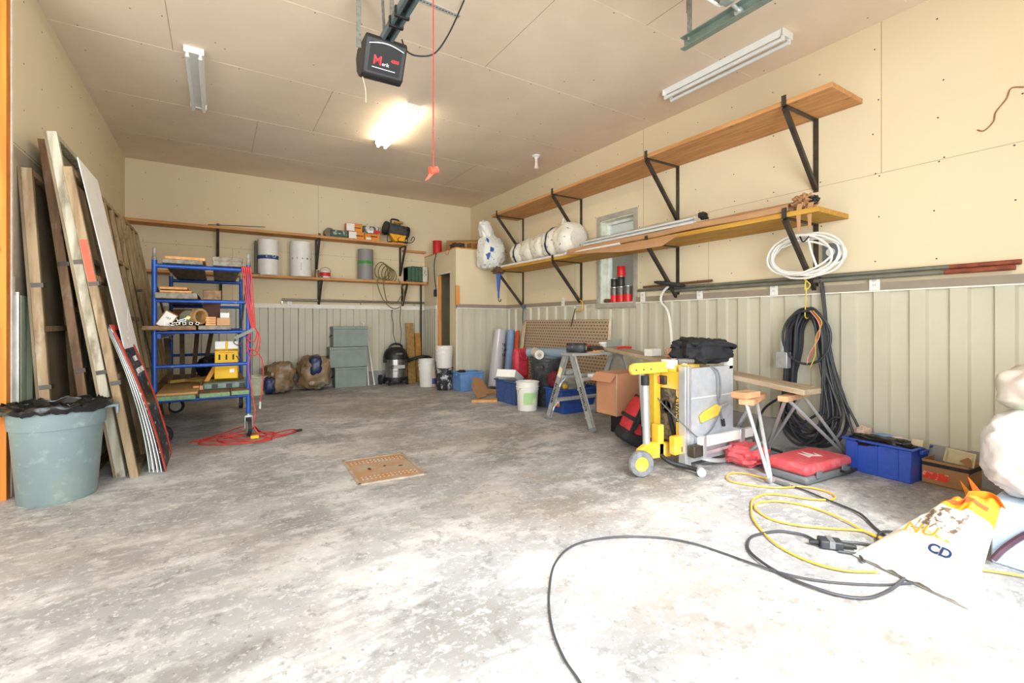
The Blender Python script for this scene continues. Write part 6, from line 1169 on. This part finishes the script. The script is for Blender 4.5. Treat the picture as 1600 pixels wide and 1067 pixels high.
p = fl(1297, 856, .0); T = at((p.x, p.y, 0), rot('Z', -50)); b = MB(T); b.bb((-.05, -.035, .002), (.05, .035, .045)); b.build('outlet_block', m_cab, t, bev=.008)
b = MB(T); b.bb((-.012, -.037, .012), (.012, .037, .0465)); b.build('face_plate', m_gc, t); b = MB(T); b.cyl((.05, 0, .022), (.11, 0, .018), .016, .01); b.build('strain_relief', m_rub, t); b = MB(T); b.cyl((-.05, 0, .022), (-.09, 0, .018), .014, .01); b.build('strain_relief', m_rub, t)
# ---- garage door opener, rail, track, door
OX, OY, OZ = 1.03, 3.42, 2.965
t = thing('garage_door_opener', 'black garage door opener motor hanging from the ceiling', 'opener', (OX, OY, OZ))
m_op = M('opener_black', '#232325', .45, var=.15); T = at((OX, OY, OZ)); b = MB(T)
pro = [(-.02, .03), (.03, -.02), (.10, -.05), (.15, -.04), (.265, .17), (.25, .20), (.0, .20), (-.045, .14)]
b.prism([(p[0], p[1]) for p in pro], .30, frame((.15, .15, 0), (0, -1, 0), (0, 0, 1))); 
ob = b.build('housing', m_op, t, bev=.012)
TF = frame((OX-.0, OY-.12, OZ+.02), (1, 0, 0), (0, 0, 1))
T2 = at((OX, OY+.172, OZ+.08))
# front face toward the room interior / camera
UPV = V((0, -.115, .21)).normalized(); TFc = frame((OX, OY-.0575, OZ+.065), (1, 0, 0), UPV); b = MB(TFc); b.bb((-.115, -.095, 0), (.115, .095, .003)); b.build('face_panel', m_ink, t); b = MB(TFc); b.grid(lambda u, v: (-.125+.25*u, .075+.022*math.sin(PI*u)+.006*v, .004), 12, 1, .002); b.build('silver_arc', m_galv, t)
t_o = t
# rails, straps
t = thing('opener_rail', 'dark steel opener rail running from the motor toward the door', 'rail', (OX, 1.5, OZ+.18)); b = MB(); b.bar((OX-.03, OY-.05, OZ+.20), (OX-.03, -.5, OZ+.20), .022, .05); b.bar((OX+.03, OY-.05, OZ+.20), (OX+.03, -.5, OZ+.20), .022, .05); b.build('channel', M('rail_blue_grey', '#6a7d82', .4, .5, var=.1), t); b = MB(); b.bar((OX, OY-.05, OZ+.21), (OX, -.5, OZ+.21), .038, .02); b.build('inner_track', m_black, t)
for y in (OY-.30, OY-.42): b = MB(); b.bb((OX-.05, y-.012, OZ+.165), (OX+.05, y+.012, OZ+.235)); b.build('zip_tie', m_black, t, bev=.003)
t = thing('hanging_straps', 'perforated steel straps holding the door opener to the ceiling', 'strap', (OX, OY, 3.1)); m_perf = M('perforated_galv', '#a9aca4', .45, .5, col2='#8b8e86', sc=40)
for (p0, p1, w_) in (((OX-.17, OY+.02, OZ+.14), (OX-.17, OY+.02, ZC), .035), ((OX-.03, OY-.30, OZ+.2), (OX-.03, OY-.30, ZC), .03), ((OX-.02, OY-.1, OZ+.2), (OX-.17, OY-.5, ZC), .02)):
    b = MB(); b.bar(p0, p1, w_, .005, (0, 1, 0)); st = b.build('strap', m_perf, t)
q0 = aZ(650, -3, ZC-.005); q1 = aZ(718, 26, ZC-.005); b = MB(); b.bar(q0, q1, .04, .006); tag(b.build('perforated_angle', M('angle_white_galv', '#c4c6c2', .5, .3), None), 'perforated steel angle screwed flat to the ceiling by the opener', 'angle')
n_ = 14
b = MB(); 
for k in range(n_): p = q0.lerp(q1, (k+.5)/n_); b.box((p.x, p.y, ZC-.0085), (.012, .008, .002))
o = b.build('slot_hole', m_ink, COL.objects['perforated_angle']); o['kind'] = 'stuff'
rope('black opener power cord drooping from the motor up to the ceiling', [[aY(628, 62, OY-.06), aY(634, 78, OY-.1), aY(650, 87, OY-.15), aY(678, 84, OY-.2), aY(700, 55, OY-.25), aY(722, 8, OY-.3), aY(728, -8, OY-.35)]], m_rub, .006, 'power_lead', 'cord')
pq = aZ(677, 262, 2.20)
t = thing('release_cord', 'red emergency release cord hanging with a red tag', 'cord', (pq.x, pq.y, 2.2)); pt = aZ(677, -30, 2.0); zq = aX(677, 262, 1.05) if 0 else None
base = ray(677, 262); P_ = V((0, 0, H))+base*(2.55); b = MB(); b.cyl((P_.x, P_.y, P_.z), (P_.x, P_.y, OZ+.19), .0035, n=6); b.build('string', m_cord, t); b = MB(); b.M = at((P_.x, P_.y, P_.z-.02)); b.cyl((-.02, 0, .0), (.028, 0, .01), .022, .014, n=12); b.prism([(-.05, -.06), (-.03, -.05), (.03, .02), (.02, .03), (0, .02)], .006, rot('X', 90)); b.build('pull_tag', M('tag_red_orange', '#ee5a42', .5), t)
P1 = V((OX-.14, OY+.05, OZ-.03)); P2 = P1+V((.03, 0, -.20)); rope('thin cream pull string below the opener', [[P1, P1.lerp(P2, .5)+V((.01, 0, 0)), P2]], M('string_cream', '#e8d9b0', .7), .003, 'string', 'string')
# text on opener
b = None
TT = (V((1, 0, 0)), UPV); F_ = lambda x, y: TFc @ V((x, y, .0045))
txt('M', .085, F_(-.055, -.02), *TT, m_red, t_o, bold=.001); txt('erik', .034, F_(.005, -.034), *TT, m_paper, t_o, bold=0); txt('4500', .03, F_(.07, .0), *TT, m_red, t_o, bold=.001)
b = MB(TFc); b.bb((-.09, -.068, .003), (.08, -.064, .0045)); b.build('silver_line', m_sil, t_o)
# horizontal track and open door
TXt, TZ = 2.69, 3.0
t = thing('door_track', 'galvanized garage door track ending below the ceiling at the upper right', 'track', (TXt, .8, TZ)); b = MB(); b.bb((TXt, -.6, TZ-.03), (TXt+.006, 2.07, TZ+.05)); b.bb((TXt-.04, -.6, TZ-.03), (TXt, 2.07, TZ-.024)); b.bb((TXt-.04, -.6, TZ+.044), (TXt, 2.07, TZ+.05)); b.build('channel', M('track_green_grey', '#8a9a90', .4, .6, var=.1), t)
b = MB(); b.bar((TXt+.005, 2.03, TZ+.02), (TXt+.005, 2.03, ZC), .045, .005, (0, 1, 0)); b.bar((TXt+.02, 2.05, TZ+.22), (TXt+.02, 2.05, ZC), .04, .005, (0, 1, 0)); b.build('hanger_strap', m_perf, t)
t = thing('garage_door', 'open sectional garage door parked overhead, only its lower corner showing', 'garage door', (1.05, .6, 3.04))
for k in range(4): b = MB(); b.bb((-.5, -.50+.56*k, 3.055), (2.60, .05+.56*k, 3.095)); b.build('section', M('door_section_dark', '#6b5f4c', .6, var=.3, sc=30), t, bev=.003)
b = MB(); b.bb((-.5, 1.73, 3.05), (2.60, 1.745, 3.10)); b.build('bottom_seal', m_white, t)
for y in (1.66,): b = MB(); b.cyl((2.60, y, 3.02), (2.685, y, 3.0), .012); b.bb((2.55, y-.05, 3.035), (2.61, y+.05, 3.056)); b.cyl((2.655, y, 3.0), (2.68, y, 3.0), .025); b.build('roller', m_galv, t)
# wire curl and loose ceiling scrap on the right wall
rope('thin brown wire scrap stapled on the upper right wall', [[aX(1600, 136, XR-.008), aX(1580, 138, XR-.008), aX(1572, 155, XR-.008), aX(1556, 175, XR-.008), aX(1552, 190, XR-.008), aX(1538, 204, XR-.008), aX(1527, 203, XR-.008)]], M('wire_brown', '#9a6b42', .7), .004, 'wire', 'wire')
